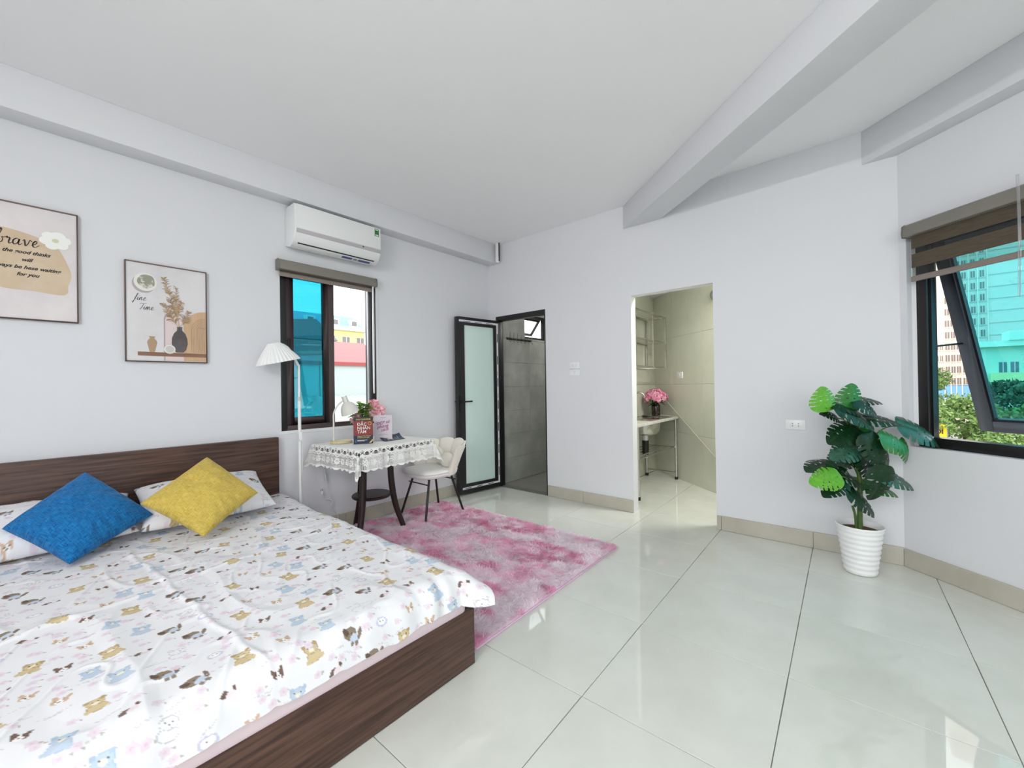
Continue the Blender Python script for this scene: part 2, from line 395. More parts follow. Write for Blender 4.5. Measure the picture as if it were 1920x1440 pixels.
# ------------------------------------------------------------------ bathroom behind the black door
BT = mat('bathroom_tile', (158, 160, 152), .3, spec=.4, var=(2.6, (184, 185, 177), .42, .66))
BTF = mat('bathroom_floor_tile', (150, 152, 148), .35, var=(3, (165, 166, 161), .35, .7))
BWIN = (4.14-3.66, 4.60-3.66, 1.815, 2.13)
tiled_wall('wall_bathroom', 'grey stone tiled bathroom wall with a coat hook rail and small window', ((-3.345, 3.66, 0), PI/2), 0, 1.7, 2.35, .065, [-.03, .572, 1.172, 1.8], [0, .297, .595, .884, 1.186, 1.489, 1.787, 2.09, 2.35], BT, holes=[BWIN])
tiled_wall('wall_bathroom_end', 'grey tiled end wall inside the bathroom', ((-3.42, 5.36, 0), 0), 0, 1.14, 2.35, .06, [0, .6, 1.2], [0, .297, .595, .884, 1.186, 1.489, 1.787, 2.09, 2.35], BT)
bw = MB().box(-2.29, -2.245, 3.67, 5.36, -.02, 2.35).build('wall_bathroom_side', BT); tag(bw, 'grey tiled bathroom wall on the kitchen side', 'wall', kind='structure')
bc = MB().box(-3.43, -2.24, 3.66, 5.42, 2.35, 2.40).build('ceiling_bathroom', CEIL); tag(bc, 'white bathroom ceiling', 'ceiling', kind='structure')
bf = MB().box(-3.345, -2.29, 3.66, 5.36, -.03, -.018).build('floor_bathroom', GROUT); tag(bf, 'grey bathroom floor one small step below the bedroom floor', 'floor', kind='structure')
for i in range(4):
    for j in range(6):
        MB().box(-3.344+.3*i+.001, min(-3.344+.3*(i+1)-.001, -2.292), 3.66+.3*j+.001, min(3.66+.3*(j+1)-.001, 5.358), -.018, -.008).build('tile', BTF, bf)
th = MB().box(.107, .826, .0, .1, -.006, .003).build('threshold', mat('threshold_stone', (120, 122, 118), .3)); th.matrix_world = frame_mtx(*FB); tag(th, 'narrow grey stone threshold in the bathroom doorway', 'threshold', kind='structure')

# ------------------------------------------------------------------ windows
def rect_frame(b, x0, x1, z0, z1, w, y0, y1, M=None):
    b.box(x0, x0+w, y0, y1, z0, z1, M); b.box(x1-w, x1, y0, y1, z0, z1, M); b.box(x0+w, x1-w, y0, y1, z0, z0+w, M); b.box(x0+w, x1-w, y0, y1, z1-w, z1, M); return b
def window(name, label, fr): return thing(name, label, 'window', *fr, kind='structure')
# left: sliding window, both sashes pushed to the left, right half open
w1 = window('window_1', 'dark sliding window with a cyan pane on the left, open on the right', FL)
for args in ((1.216, 1.262, .868, 2.2), (1.985, 2.035, .868, 2.2)): MB().box(args[0], args[1], .0, .1, args[2], args[3]).build('frame_post', BLACK, w1, bevel=.003)
MB().box(1.262, 1.985, .0, .1, .868, .908).build('frame_rail', BROWNAL, w1, bevel=.003); MB().box(1.262, 1.985, .0, .1, 2.15, 2.2).build('frame_rail', BLACK, w1, bevel=.003)
sash = rect_frame(MB(), 1.258, 1.62, .905, 2.152, .062, .018, .05).build('sash', [BROWNAL], w1, bevel=.003)
rect_frame(MB(), 1.306, 1.572, .955, 2.102, .014, .022, .034).build('glazing_bead', BLACK, sash)
MB().box(1.60, 1.648, .012, .056, .905, 2.152).build('meeting_stile', BROWNAL, sash, bevel=.003)
MB().box(1.318, 1.56, .031, .036, .965, 2.092).build('pane', CYAN, sash)
sash2 = rect_frame(MB(), 1.275, 1.65, .905, 2.152, .055, .056, .088).build('sash', BROWNAL, w1, bevel=.003)
MB().box(1.33, 1.595, .07, .075, .958, 2.098).build('pane', CLEAR, sash2)
MB().box(1.272, 1.292, .006, .018, 1.47, 1.60).build('latch', DARKSTEEL, sash, bevel=.003)
MB().box(1.968, 1.985, .02, .04, .908, 2.15).build('track', mat('track_metal', (170, 172, 176), .3, metal=.6), w1)
MB().box(2.036, 2.054, -.005, -.0005, .90, 2.118).build('lit_edge_strip', WHITEPL, w1)  # white strip standing in for the lit side of the window reveal
MB().box(1.20, 2.05, -.006, -.0005, .846, .866).build('lit_edge_strip', WHITEPL, w1)  # white strip for the lit sill under the frame
# right: awning window swung outward
w2 = window('window_2', 'black framed awning window with cyan glass swung outward', FR)
for a in ((.042, .112), (1.03, 1.10)): MB().box(a[0], a[1], .05, .13, .776, 2.1).build('frame_post', BLACK, w2, bevel=.003)
for a in ((.776, .838), (2.04, 2.1)): MB().box(.112, 1.03, .05, .13, a[0], a[1]).build('frame_rail', BLACK, w2, bevel=.003)
MB().box(.112, .124, .07, .10, .838, 2.04).build('gasket', DARKSTEEL, w2)
ang = math.atan2(.35, 1.165)
sm = Matrix.Translation((0, .10, 2.035)) @ Matrix.Rotation(ang, 4, 'X')
sa = rect_frame(MB(), .118, 1.02, -1.215, 0, .068, -.018, .03).build('sash', GREYAL, w2, bevel=.004, mtx=sm)
rect_frame(MB(), .186, .952, -1.147, -.068, .012, -.006, .02).build('glazing_bead', BLACK, sa)
MB().box(.19, .948, .004, .010, -1.143, -.07).build('pane', CYAN2, sa)
hd = MB().box(.50, .60, -.05, -.032, -1.19, -1.172); hd.box(.54, .56, -.04, -.016, -1.22, -1.15); hd.build('handle', DARKSTEEL, sa, bevel=.003)
MB().tube([(.114, .09, 1.40), (.15, .31, 1.42)], .006, 8).build('stay_arm', DARKSTEEL, w2)
MB().tube([(1.028, .09, 1.40), (.99, .31, 1.42)], .006, 8).build('stay_arm', DARKSTEEL, w2)
# bathroom vent window, awning type as well
w3 = window('window_3', 'small black bathroom window tilted open high on the wall', ((-3.345, 3.66, 0), PI/2))
for a in ((BWIN[0], BWIN[0]+.03), (BWIN[1]-.03, BWIN[1])): MB().box(a[0], a[1], .03, .06, BWIN[2], BWIN[3]).build('frame_post', BLACK, w3)
for a in ((BWIN[2], BWIN[2]+.03), (BWIN[3]-.03, BWIN[3])): MB().box(BWIN[0]+.03, BWIN[1]-.03, .03, .06, a[0], a[1]).build('frame_rail', BLACK, w3)
sm3 = Matrix.Translation((0, .06, BWIN[3]-.03)) @ Matrix.Rotation(R_(38), 4, 'X')
s3 = rect_frame(MB(), BWIN[0]+.03, BWIN[1]-.03, -.26, 0, .03, 0, .02).build('sash', BLACK, w3, mtx=sm3)
MB().box(BWIN[0]+.06, BWIN[1]-.06, .008, .012, -.23, -.03).build('pane', CLEAR, s3)
# unseen windows added behind the viewpoint to let light in
w4 = window('window_4', 'wide black framed window added behind the viewpoint for light', ((XL, YR, 0), 0))
for i in range(5): MB().box(2.05+.8625*i, 2.10+.8625*i, -.1, -.05, .68, 2.42).build('frame_post', BLACK, w4)
w5 = window('window_5', 'tall black framed window added in the unseen side wall for light', ((XE, 0, 0), -PI/2))
for i in range(3): MB().box(-.95+1.125*i, -.90+1.125*i, .05, .1, .35, 2.55).build('frame_post', BLACK, w5)

# ------------------------------------------------------------------ bathroom door
d1 = thing('door_1', 'black framed bathroom door with frosted glass standing open', 'door', *FB, kind='structure')
for a in ((.105, .142), (.812, .828)): MB().box(a[0], a[1], .0, .09, .003, 2.024).build('frame_post', BLACK, d1, bevel=.003)
MB().box(.142, .812, 0.0, .09, 1.972, 2.024).build('frame_rail', BLACK, d1, bevel=.003)
FROST = mat('frosted_glass', (216, 238, 231), .18, spec=.6, coat=.3)
STICK = mat('protective_film', (222, 224, 230), .35); STKD = mat('film_print', (60, 62, 74), .5); STKR = mat('film_print_red', (170, 70, 80), .5)
hinge = (.150, -.012); la = R_(-98.2)     # leaf swings into the room, almost back to the picture wall
lm = Matrix.Translation((hinge[0], hinge[1], 0)) @ Matrix.Rotation(la, 4, 'Z')
LW, LH, Z0 = .605, 1.962, .02
leaf = rect_frame(MB(), 0, LW, Z0, LH, .03, -.0225, .0225)
# deep frame members: inner steps
leafo = leaf.build('leaf', BLACK, d1, bevel=.003, mtx=lm)
MB().box(.03, LW-.03, -.0225, .0225, Z0+.03, Z0+.10).build('rail', BLACK, leafo); MB().box(.03, LW-.03, -.0225, .0225, LH-.085, LH-.03).build('rail', BLACK, leafo)
MB().box(.03, .085, -.0225, .0225, Z0+.10, LH-.085).build('stile', BLACK, leafo); MB().box(LW-.10, LW-.03, -.0225, .0225, Z0+.10, LH-.085).build('stile', BLACK, leafo)
MB().box(.085, LW-.10, -.006, .006, Z0+.10, LH-.085).build('pane', FROST, leafo)
for sgn in (1,):
    y = .0232*sgn
    film = MB(); film.box(.022, .046, y, y+.0006, Z0+.045, LH-.03); film.box(.046, LW-.03, y, y+.0006, LH-.052, LH-.030); film.box(.046, LW-.05, y, y+.0006, Z0+.045, Z0+.066); film.build('protective_film', STICK, leafo)
    pr_ = MB(); pr2_ = MB()
    for k in range(7): pr_.box(.028, .040, y+.0006, y+.001, .15+k*.26, .25+k*.26)
    for k in range(5): pr2_.box(.031, .037, y+.0006, y+.001, .28+k*.26, .33+k*.26)
    for k in range(3): pr_.box(.10+k*.16, .20+k*.16, y+.0006, y+.001, LH-.048, LH-.042); pr_.box(.12+k*.16, .20+k*.16, y+.0006, y+.001, Z0+.050, Z0+.058)
    pr_.build('film_print', STKD, leafo); pr2_.build('film_print', STKR, leafo)
h = MB(); h.box(LW-.052, LW-.022, .0225, .032, .93, 1.10); h.tube([(LW-.037, .03, 1.03), (LW-.037, .07, 1.03)], .009, 10); h.tube([(LW-.030, .07, 1.03), (LW-.16, .07, 1.032)], .009, 10); h.build('handle', DARKSTEEL, leafo, smooth=40)
h = MB(); h.box(LW-.052, LW-.022, -.032, -.0225, .93, 1.10); h.tube([(LW-.037, -.03, 1.03), (LW-.037, -.07, 1.03)], .009, 10); h.tube([(LW-.030, -.07, 1.03), (LW-.16, -.07, 1.032)], .009, 10); h.build('handle', DARKSTEEL, leafo, smooth=40)

# LED tube lamp on the wall behind the viewpoint
tl = thing('tube_lamp', 'white LED tube lamp high on the rear wall', 'lamp', (-.45, YR, 2.50)); MB().box(-.62, .62, .001, .03, -.02, .02).build('batten', WHITEPL, tl, bevel=.003)
MB().tube([(-.6, .045, 0), (.6, .045, 0)], .014, 12).build('tube', mat('lit_tube', (255, 253, 248), .4, emit=6), tl, smooth=40)
area('tube_lamp_light', (-.45, YR+.065, 2.50), (R_(90), 0, 0), 1.2, .05, 31, (1, .99, .97))
# ------------------------------------------------------------------ bed
BX0, BX1, BY0, BY1 = -3.425, -1.285, -.62, 1.215
bed = thing('bed', 'low dark walnut platform bed with a flat headboard', 'bed', ((BX0+BX1)/2, (BY0+BY1)/2, 0))
bx, by = (BX0+BX1)/2, (BY0+BY1)/2
MB().box(BX0-bx+.006, BX0-bx+.056, -.66-by, 1.176-by, 0, .831).build('headboard', WALNUT, bed, bevel=.003)
MB().box(BX1-bx-.022, BX1-bx, BY0-by, BY1-by, .002, .238).build('foot_panel', WALNUT, bed, bevel=.002)
MB().box(BX0-bx+.058, BX1-bx-.024, BY1-by-.022, BY1-by, .002, .238).build('side_panel', mat('walnut_laminate_side', (58, 38, 31), .42, var=(2.2, (106, 76, 62), .38, .72), stretch=(1.3, 26, 30)), bed, bevel=.002)
MB().box(BX0-bx+.058, BX1-bx-.024, BY0-by, BY0-by+.022, .002, .238).build('side_panel', MATS['walnut_laminate_side'], bed, bevel=.002)
MB().box(BX0-bx+.058, BX1-bx-.024, BY0-by+.024, BY1-by-.024, .10, .165).build('slatted_base', WALNUT, bed)
PINK = mat('pale_pink_sheet', (226, 208, 213), .85, spec=.15, bump=(14, .25))
mt = MB().box(-1.03, 1.03, -.885, .885, 0, .185).build('mattress', PINK, bevel=.035, seg=4); mt.location = (-2.325, .305, .166)
tag(mt, 'mattress in a pale pink sheet on the walnut bed', 'mattress')

# printed cotton: little animals drawn into a colour attribute
def ell(x, y, cx, cy, rx, ry, a=0):
    c, s = math.cos(a), math.sin(a); u = (x-cx)*c+(y-cy)*s; v = -(x-cx)*s+(y-cy)*c; return (u/rx)**2+(v/ry)**2 < 1
def ring(x, y, cx, cy, rx, ry, w): return ell(x, y, cx, cy, rx, ry) & ~ell(x, y, cx, cy, rx-w, ry-w)
def C3(*c): return np.array(lin(c)[:3])
def m_dog(x, y, P):
    P(ell(x, y, -.2, .1, 2.6, 2.2), C3(142, 127, 112)); P(ell(x, y, 1.6, -1.6, 2.0, 1.5), C3(196, 208, 224)); P(ell(x, y, 3.6, -.2, .7, 2.0, -.25), C3(134, 117, 104))
    P(ell(x, y, .6, -3.2, .7, .8), C3(142, 127, 112)); P(ell(x, y, 2.4, -3.1, .7, .8), C3(142, 127, 112)); P(ell(x, y, -1.9, .9, .9, 1.5, .5), C3(104, 88, 76))
    for a in (-.9, .3): P(ell(x, y, a, .2, .22, .25), C3(60, 50, 46))
def m_bear(x, y, P, c=(207, 189, 150), d=(182, 158, 118)):
    P(ell(x, y, 0, -1.6, 2.6, 2.2), C3(*d)); P(ell(x, y, 0, -1.6, 2.3, 1.9), C3(*c)); P(ell(x, y, -2.2, -2.6, 1.0, .9), C3(*c)); P(ell(x, y, 2.2, -2.6, 1.0, .9), C3(*c))
    P(ell(x, y, 0, 1.4, 2.5, 2.0), C3(*d)); P(ell(x, y, 0, 1.4, 2.2, 1.75), C3(*c)); P(ell(x, y, -2.0, 2.7, .8, .8), C3(*d)); P(ell(x, y, 2.0, 2.7, .8, .8), C3(*d))
    P(ell(x, y, 0, .8, .9, .7), C3(236, 228, 210))
    for a in (-.9, .9): P(ell(x, y, a, 1.6, .25, .28), C3(80, 62, 50))
def m_blue(x, y, P): m_bear(x, y, P, (190, 205, 221), (176, 194, 213))
def m_corgi(x, y, P, c=(204, 176, 152)):
    P(ell(x, y, 0, 0, 1.9, 1.5), C3(*c)); P(ell(x, y, -1.5, 1.5, .6, 1.1, .4), C3(*c)); P(ell(x, y, 1.5, 1.5, .6, 1.1, -.4), C3(*c)); P(ell(x, y, 0, -.5, 1.0, 1.0), C3(244, 240, 236))
    P(ell(x, y, 0, .6, .35, 1.0), C3(244, 240, 236))
    for a in (-.8, .8): P(ell(x, y, a, .2, .24, .26), C3(70, 54, 48))
    P(ell(x, y, 0, -.4, .32, .24), C3(70, 54, 48))
def m_husky(x, y, P): m_corgi(x, y, P, (120, 98, 88))
def m_line(x, y, P):
    g = C3(198, 196, 200); P(ring(x, y, 0, 1.2, 2.4, 1.9, .25), g); P(ring(x, y, 0, -1.8, 2.7, 2.0, .25), g); P(ring(x, y, -1.9, 2.8, .8, .8, .25), g); P(ring(x, y, 1.9, 2.8, .8, .8, .25), g)
    for a in (-.8, 0, .8): P(ell(x, y, a, 1.3-.5*(a == 0), .2, .2), C3(120, 116, 118))
def m_flower(x, y, P):
    p = C3(228, 214, 225)
    for k in range(5): P(ell(x, y, .9*math.cos(k*1.257), .9*math.sin(k*1.257), .65, .65), p)
    P(ell(x, y, 0, 0, .4, .4), C3(222, 198, 214)); P(ell(x, y, 1.9, -.7, .3, .6, .6), C3(186, 184, 178))
def m_lilac(x, y, P):
    P(ell(x, y, 0, 0, 2.6, 1.9), C3(202, 200, 222)); P(ell(x, y, 0, .1, 1.8, 1.4), C3(242, 240, 243))
    for a in (-.6, .6): P(ell(x, y, a, .3, .2, .22), C3(90, 80, 84))
def m_pup(x, y, P):
    P(ell(x, y, -1.2, .3, 1.5, 1.0, .5), C3(120, 100, 92)); P(ell(x, y, .6, -.2, 1.4, 1.0), C3(232, 216, 222)); P(ell(x, y, 2.2, .9, .6, .8), C3(112, 92, 86))
def m_text(x, y, P):
    for k in range(7): P(ring(x, y, -2.4+k*.8, 0, .42, .4, .14), C3(212, 208, 214))
BIG = [m_dog, m_bear, m_blue, m_corgi, m_husky, m_line, m_pup, m_lilac]
def paint(U, V, spacing, seed, scale=.0088, small=True):
    """U right, V up in metres on the cloth (2-d regular arrays, rows along V or U)"""
    rng = random.Random(seed); col = np.empty(U.shape+(3,)); col[:] = C3(233, 233, 236)
    u0, u1, v0, v1 = U.min(), U.max(), V.min(), V.max(); du = U[0, 1]-U[0, 0]; dv = V[1, 0]-V[0, 0]
    def stamp(fn, cu, cv, ang, sc):
        r = 4.8*sc; i0, i1 = int((cu-r-u0)/abs(du)), int((cu+r-u0)/abs(du))+1; j0, j1 = int((cv-r-v0)/abs(dv)), int((cv+r-v0)/abs(dv))+1
        i0, j0 = max(i0, 0), max(j0, 0)
        if i1 <= i0 or j1 <= j0: return
        if dv < 0: n = U.shape[0]; js = slice(max(n-j1, 0), n-j0)
        else: js = slice(j0, j1)
        sl = (js, slice(i0, i1)); uu = U[sl]; vv = V[sl]
        if uu.size == 0: return
        c, s = math.cos(ang), math.sin(ang); x = ((uu-cu)*c+(vv-cv)*s)/sc; y = (-(uu-cu)*s+(vv-cv)*c)/sc; sub = col[sl]
        def P(mask, color): sub[mask] = color
        fn(x, y, P)
    row = 0; v = v0
    order = [m_dog, m_bear, m_corgi, m_blue, m_line, m_pup, m_husky, m_bear, m_dog, m_lilac, m_corgi, m_blue, m_pup]; k = 0
    while v < v1+spacing:
        u = u0+(row % 2)*spacing*.5
        while u < u1+spacing:
            stamp(order[k % len(order)], u+rng.uniform(-.012, .012), v+rng.uniform(-.012, .012), rng.uniform(-.35, .35), scale*rng.uniform(.85, 1.05)); k += 1
            if small:
                for q in range(3): stamp(rng.choice([m_flower, m_flower, m_text]), u+rng.uniform(.3, .7)*spacing, v+rng.uniform(-.5, .5)*spacing, rng.uniform(-.5, .5), scale*rng.uniform(.8, 1.0))
            u += spacing
        k += 3; v += spacing*.78; row += 1
    return col
PRINT = attr_mat('printed_cotton', rough=.9, bump=(55, .12))
# duvet spread over mattress, hanging a little over foot and side
st = .0036; smax, tmax = 2.105, 2.045
nx, ny = int(smax/st)+1, int(tmax/st)+1
s_ = np.linspace(0, smax, nx); t_ = np.linspace(0, tmax, ny); SS, TT = np.meshgrid(s_, t_)
X0, Y0 = -3.305, -.80
xf, yf = X0+SS, Y0+TT
xe, ye = -1.375, 1.135
ex = np.maximum(0, xf-xe); ey = np.maximum(0, yf-ye); e = np.hypot(ex, ey)+1e-9; phi = np.arctan2(ey, ex)
hemw = .018*vnoise(TT*5, SS*5, 5)+.012*vnoise(TT*14, SS*14, 6)
e2 = e*(1+hemw*2)
amax = 1.38-.62*np.sin(2*phi)**2*(ex > 0)*(ey > 0); rad = .085
a = np.minimum(e2/rad, amax); hh = rad*np.sin(a)+np.maximum(0, e2-rad*a)*np.cos(amax); dd = rad*(1-np.cos(a))+np.maximum(0, e2-rad*a)*np.sin(amax)
ext = 1+.50*np.sin(2*phi)**2*(ex > 0)*(ey > 0)
X = np.where(e > 1e-6, np.minimum(xf, xe)+hh*ext*ex/e, xf); Y = np.where(e > 1e-6, np.minimum(yf, ye)+hh*ext*ey/e, yf)
un = fbm(xf*2.2, yf*2.2, 3, 3)*.010+fbm(xf*5+yf*2, yf*7, 3, 9)*.006
r1 = 1-np.abs(vnoise(xf*2.6+yf*1.2, yf*5.5-xf*1.0, 21)); r2 = 1-np.abs(vnoise(xf*6-yf*3, yf*9+xf*4, 33))
un += .016*np.clip(r1-.80, 0, 1)*5*.35+.010*np.clip(r2-.82, 0, 1)*5*.4
# pressed fold lines
un += .006*np.exp(-((yf-.33-.10*(xf+2.2)+.01*vnoise(xf*9, yf*0, 4))/.012)**2)*(xf > -2.75)+.005*np.exp(-((xf+2.15+.22*(yf-.3)+.015*vnoise(yf*8, xf*0, 8))/.011)**2)
wr = .006*np.sin((yf*46+3*vnoise(yf*9, xf*3, 2)))*np.clip((xf+1.5)/.2, 0, 1)*np.clip(vnoise(yf*4, xf*2, 40)+.3, 0, 1)
Zd = .405+un+wr*.5-dd+.012*np.exp(-((xf+3.2)/.2)**2)
X = X+wr*(ex > 0)
colr = np.ascontiguousarray(paint(TT.T.copy(), (smax-SS).T.copy(), .118, 4).transpose(1, 0, 2))
dv = link('duvet', grid_mesh('duvet', np.stack([X, Y, Zd], -1), PRINT, nx, ny, color=colr)); tag(dv, 'white cotton duvet printed with small dogs and bears on the bed', 'duvet')

# pillows in matching cotton
def pillow(cn, thick, name, label, seed, n=110, ears=.06, pw=.42, fold=.008, painted=True, m=None, sag=0):
    """cn: four corners B, R, T, L in world"""
    B, Rr, T, L = [np.array(c, float) for c in cn]; ctr = (B+Rr+T+L)/4
    g = np.linspace(-1, 1, n); U, V = np.meshgrid(g, g); nrm = np.cross(Rr-L, T-B); nrm /= np.linalg.norm(nrm)
    pu = U*(1-ears*(1-V**2)); pv = V*(1-ears*(1-U**2)); a, b = (pu+1)/2, (pv+1)/2
    P = (1-a)[..., None]*(1-b)[..., None]*B+a[..., None]*(1-b)[..., None]*Rr+a[..., None]*b[..., None]*T+(1-a)[..., None]*b[..., None]*L
    h = thick*np.clip((1-U**2)*(1-V**2), 0, 1)**pw
    wv = fold*fbm(U*2.5+seed, V*2.5, 3, seed)*np.clip(1-np.maximum(abs(U), abs(V)), 0, .3)/.3
    rad_ = fold*.8*np.sin(np.arctan2(V, U)*18+seed)*np.clip(np.maximum(abs(U), abs(V))-.55, 0, 1)*(1-np.maximum(abs(U), abs(V)))*5
    F = P+nrm*(h+wv+rad_)[..., None]; Bk = P-nrm*(h*.7)[..., None]
    F = F-ctr; Bk = Bk-ctr
    uv = np.stack([a, b], -1)
    c = None
    if painted: c = paint(U*np.linalg.norm(Rr-B)/2, V*np.linalg.norm(L-B)/2, .15, seed)
    # two sheets joined along the seam
    VV = np.concatenate([F.reshape(-1, 3), Bk.reshape(-1, 3)]); idx = np.arange(n*n).reshape(n, n)
    q = np.stack([idx[:-1, :-1], idx[:-1, 1:], idx[1:, 1:], idx[1:, :-1]], -1).reshape(-1, 4); qb = q[:, ::-1]+n*n
    me = bpy.data.meshes.new(name); me.from_pydata(VV.tolist(), [], q.tolist()+qb.tolist())
    ul = me.uv_layers.new(name='uv'); u2 = np.concatenate([uv.reshape(-1, 2)]*2); li = np.empty(len(me.loops), int); me.loops.foreach_get('vertex_index', li); ul.data.foreach_set('uv', u2[li].astype(np.float32).ravel())
    if c is not None:
        cc = np.concatenate([c.reshape(-1, 3)]*2); cc = np.concatenate([cc, np.ones((len(cc), 1))], 1)
        at = me.color_attributes.new('print', 'FLOAT_COLOR', 'POINT'); at.data.foreach_set('color', cc.astype(np.float32).ravel())
    me.materials.append(m or PRINT); bm_ = bmesh.new(); bm_.from_mesh(me); bmesh.ops.remove_doubles(bm_, verts=bm_.verts, dist=1e-5); bm_.to_mesh(me); bm_.free()
    me.polygons.foreach_set('use_smooth', [True]*len(me.polygons)); me.update()
    o = link(name, me); o.location = ctr; return o
# corners given as: bottom-left, bottom-right, top-right, top-left (seen from the foot of the bed)
def rectp(x0, z0, x1, z1, ya, yb, sk=0): return [(x0, ya, z0), (x0, yb, z0), (x1, yb+sk, z1), (x1, ya+sk, z1)]
tag(pillow(rectp(-2.92, .455, -3.335, .585, -.42, .335), .105, 'pillow', '', 11), 'printed white bed pillow behind the blue cushion', 'pillow', 'printed bed pillows')
tag(pillow(rectp(-2.88, .455, -3.32, .605, .335, .985, .02), .10, 'pillow', '', 12), 'printed white bed pillow behind the yellow cushion', 'pillow', 'printed bed pillows')
BLUE = weave_mat('blue_linen', (14, 82, 142), (38, 128, 190)); YEL = weave_mat('yellow_linen', (186, 158, 62), (214, 190, 106))
tag(pillow([(-2.70, .075, .425), (-2.93, .392, .525), (-3.19, .150, .762), (-2.98, -.125, .578)], .10, 'cushion', '', 13, ears=.055, pw=.42, fold=.012, painted=False, m=BLUE), 'blue linen throw cushion standing on one corner', 'cushion', 'throw cushions')
tag(pillow([(-2.589, .542, .437), (-2.756, .844, .576), (-2.987, .645, .795), (-2.839, .327, .613)], .088, 'cushion', '', 14, ears=.05, pw=.42, fold=.011, painted=False, m=YEL), 'mustard yellow linen throw cushion standing on one corner', 'cushion', 'throw cushions')

# ------------------------------------------------------------------ shaggy rug
rug = thing('rug', 'shaggy pink rug with darker rose patches on the floor', 'rug', (-2.34, 1.99, 0), R_(1.2))
rx, ry = .985, .735
MB().box(-rx, rx, -ry, ry, .0015, .009).build('backing', mat('rug_backing', (236, 200, 224), .9), rug, bevel=.003)
n = 105000
rg = np.random.RandomState(3)
px = rg.uniform(-rx+.006, rx-.006, n); py = rg.uniform(-ry+.006, ry-.006, n)
cl_ = fbm(px*7, py*7, 2, 70); ang_ = vnoise(px*11, py*11, 71)*3.4+rg.normal(0, .9, n)
ln = .026*rg.uniform(.7, 1.3, n); lean = np.clip(1.12+.12*vnoise(px*8, py*8, 72)+rg.normal(0, .14, n), .5, 1.4)
dx, dy = np.cos(ang_), np.sin(ang_); sx_, sy_ = -dy, dx; w = .0026*rg.uniform(.7, 1.3, n)
base = np.stack([px, py, np.full(n, .0165)], 1); d1_ = np.stack([dx*np.sin(lean*.85), dy*np.sin(lean*.85), np.cos(lean*.85)], 1); d2_ = np.stack([dx*np.sin(lean*1.2), dy*np.sin(lean*1.2), np.cos(lean*1.2)], 1)
side = np.stack([sx_*w, sy_*w, np.zeros(n)], 1); mid = base+d1_*(ln*.5)[:, None]; tip = mid+d2_*(ln*.55)[:, None]
tip[:, 2] = np.maximum(tip[:, 2], .012)
Vr = np.stack([base-side, base+side, mid+side*.9, mid-side*.9, tip], 1).reshape(-1, 3)
o5 = np.arange(n)[:, None]*5
loops = np.concatenate([o5+np.array([3, 2, 1, 0]), o5+np.array([4, 2, 3])], 1).ravel()
me = bpy.data.meshes.new('pile'); me.vertices.add(len(Vr)); me.vertices.foreach_set('co', Vr.astype(np.float32).ravel()); me.loops.add(len(loops)); me.loops.foreach_set('vertex_index', loops.astype(np.int32))
ls = np.empty(2*n, np.int32); ls[0::2] = np.arange(n)*7; ls[1::2] = np.arange(n)*7+4; me.polygons.add(2*n); me.polygons.foreach_set('loop_start', ls); me.polygons.foreach_set('use_smooth', np.ones(2*n, bool)); me.update(calc_edges=True)
def rug_color(px, py, rnd):
    ca, cb, cd = C3(255, 240, 248), C3(255, 216, 235), C3(246, 160, 200)
    patch = np.clip((fbm(px*7+2, py*9, 3, 90)+.05)*2.2, 0, 1)[:, None]; cc = ca*(1-patch)+cb*patch
    deep = np.clip((fbm(px*6+9, py*10+4, 4, 95)-.08)*2.8, 0, 1)[:, None]*np.clip(rnd+.25, 0, 1); return cc*(1-deep)+cd*deep
cc = rug_color(px, py, rg.uniform(0, 1, n)[:, None])*(.92+.16*rg.uniform(0, 1, n)[:, None])
full = np.repeat(cc, 5, 0); full = np.concatenate([full, np.ones((len(full), 1))], 1); at = me.color_attributes.new('print', 'FLOAT_COLOR', 'POINT'); at.data.foreach_set('color', full.astype(np.float32).ravel())
RP = attr_mat('rug_pile', rough=.7, sheen=.2)
_nt = RP.node_tree; _a = [q for q in _nt.nodes if q.type == 'ATTRIBUTE'][0]; _tr = _nt.nodes.new('ShaderNodeBsdfTranslucent'); _mx = _nt.nodes.new('ShaderNodeMixShader'); _mx.inputs[0].default_value = .3
_out = [q for q in _nt.nodes if q.type == 'OUTPUT_MATERIAL'][0]; _nt.links.new(_a.outputs['Color'], _tr.inputs[0]); _nt.links.new(_nt.nodes['Principled BSDF'].outputs[0], _mx.inputs[1]); _nt.links.new(_tr.outputs[0], _mx.inputs[2]); _nt.links.new(_mx.outputs[0], _out.inputs[0])
me.materials.append(RP); pile = link('pile', me, rug); pile['kind'] = 'stuff'
gx, gy = np.meshgrid(np.linspace(-rx+.004, rx-.004, 260), np.linspace(-ry+.004, ry-.004, 200)); edge = np.minimum(np.minimum(rx-abs(gx), ry-abs(gy))/.02, 1)
gz = .012+.011*edge+.003*vnoise(gx*60, gy*60, 44)*edge+.003*vnoise(gx*25, gy*25, 45)*edge
gc = rug_color(gx.ravel(), gy.ravel(), np.full((gx.size, 1), .6)).reshape(gx.shape+(3,))
fu = link('underfur', grid_mesh('underfur', np.stack([gx, gy, gz], -1), RP, 260, 200, color=gc), rug)
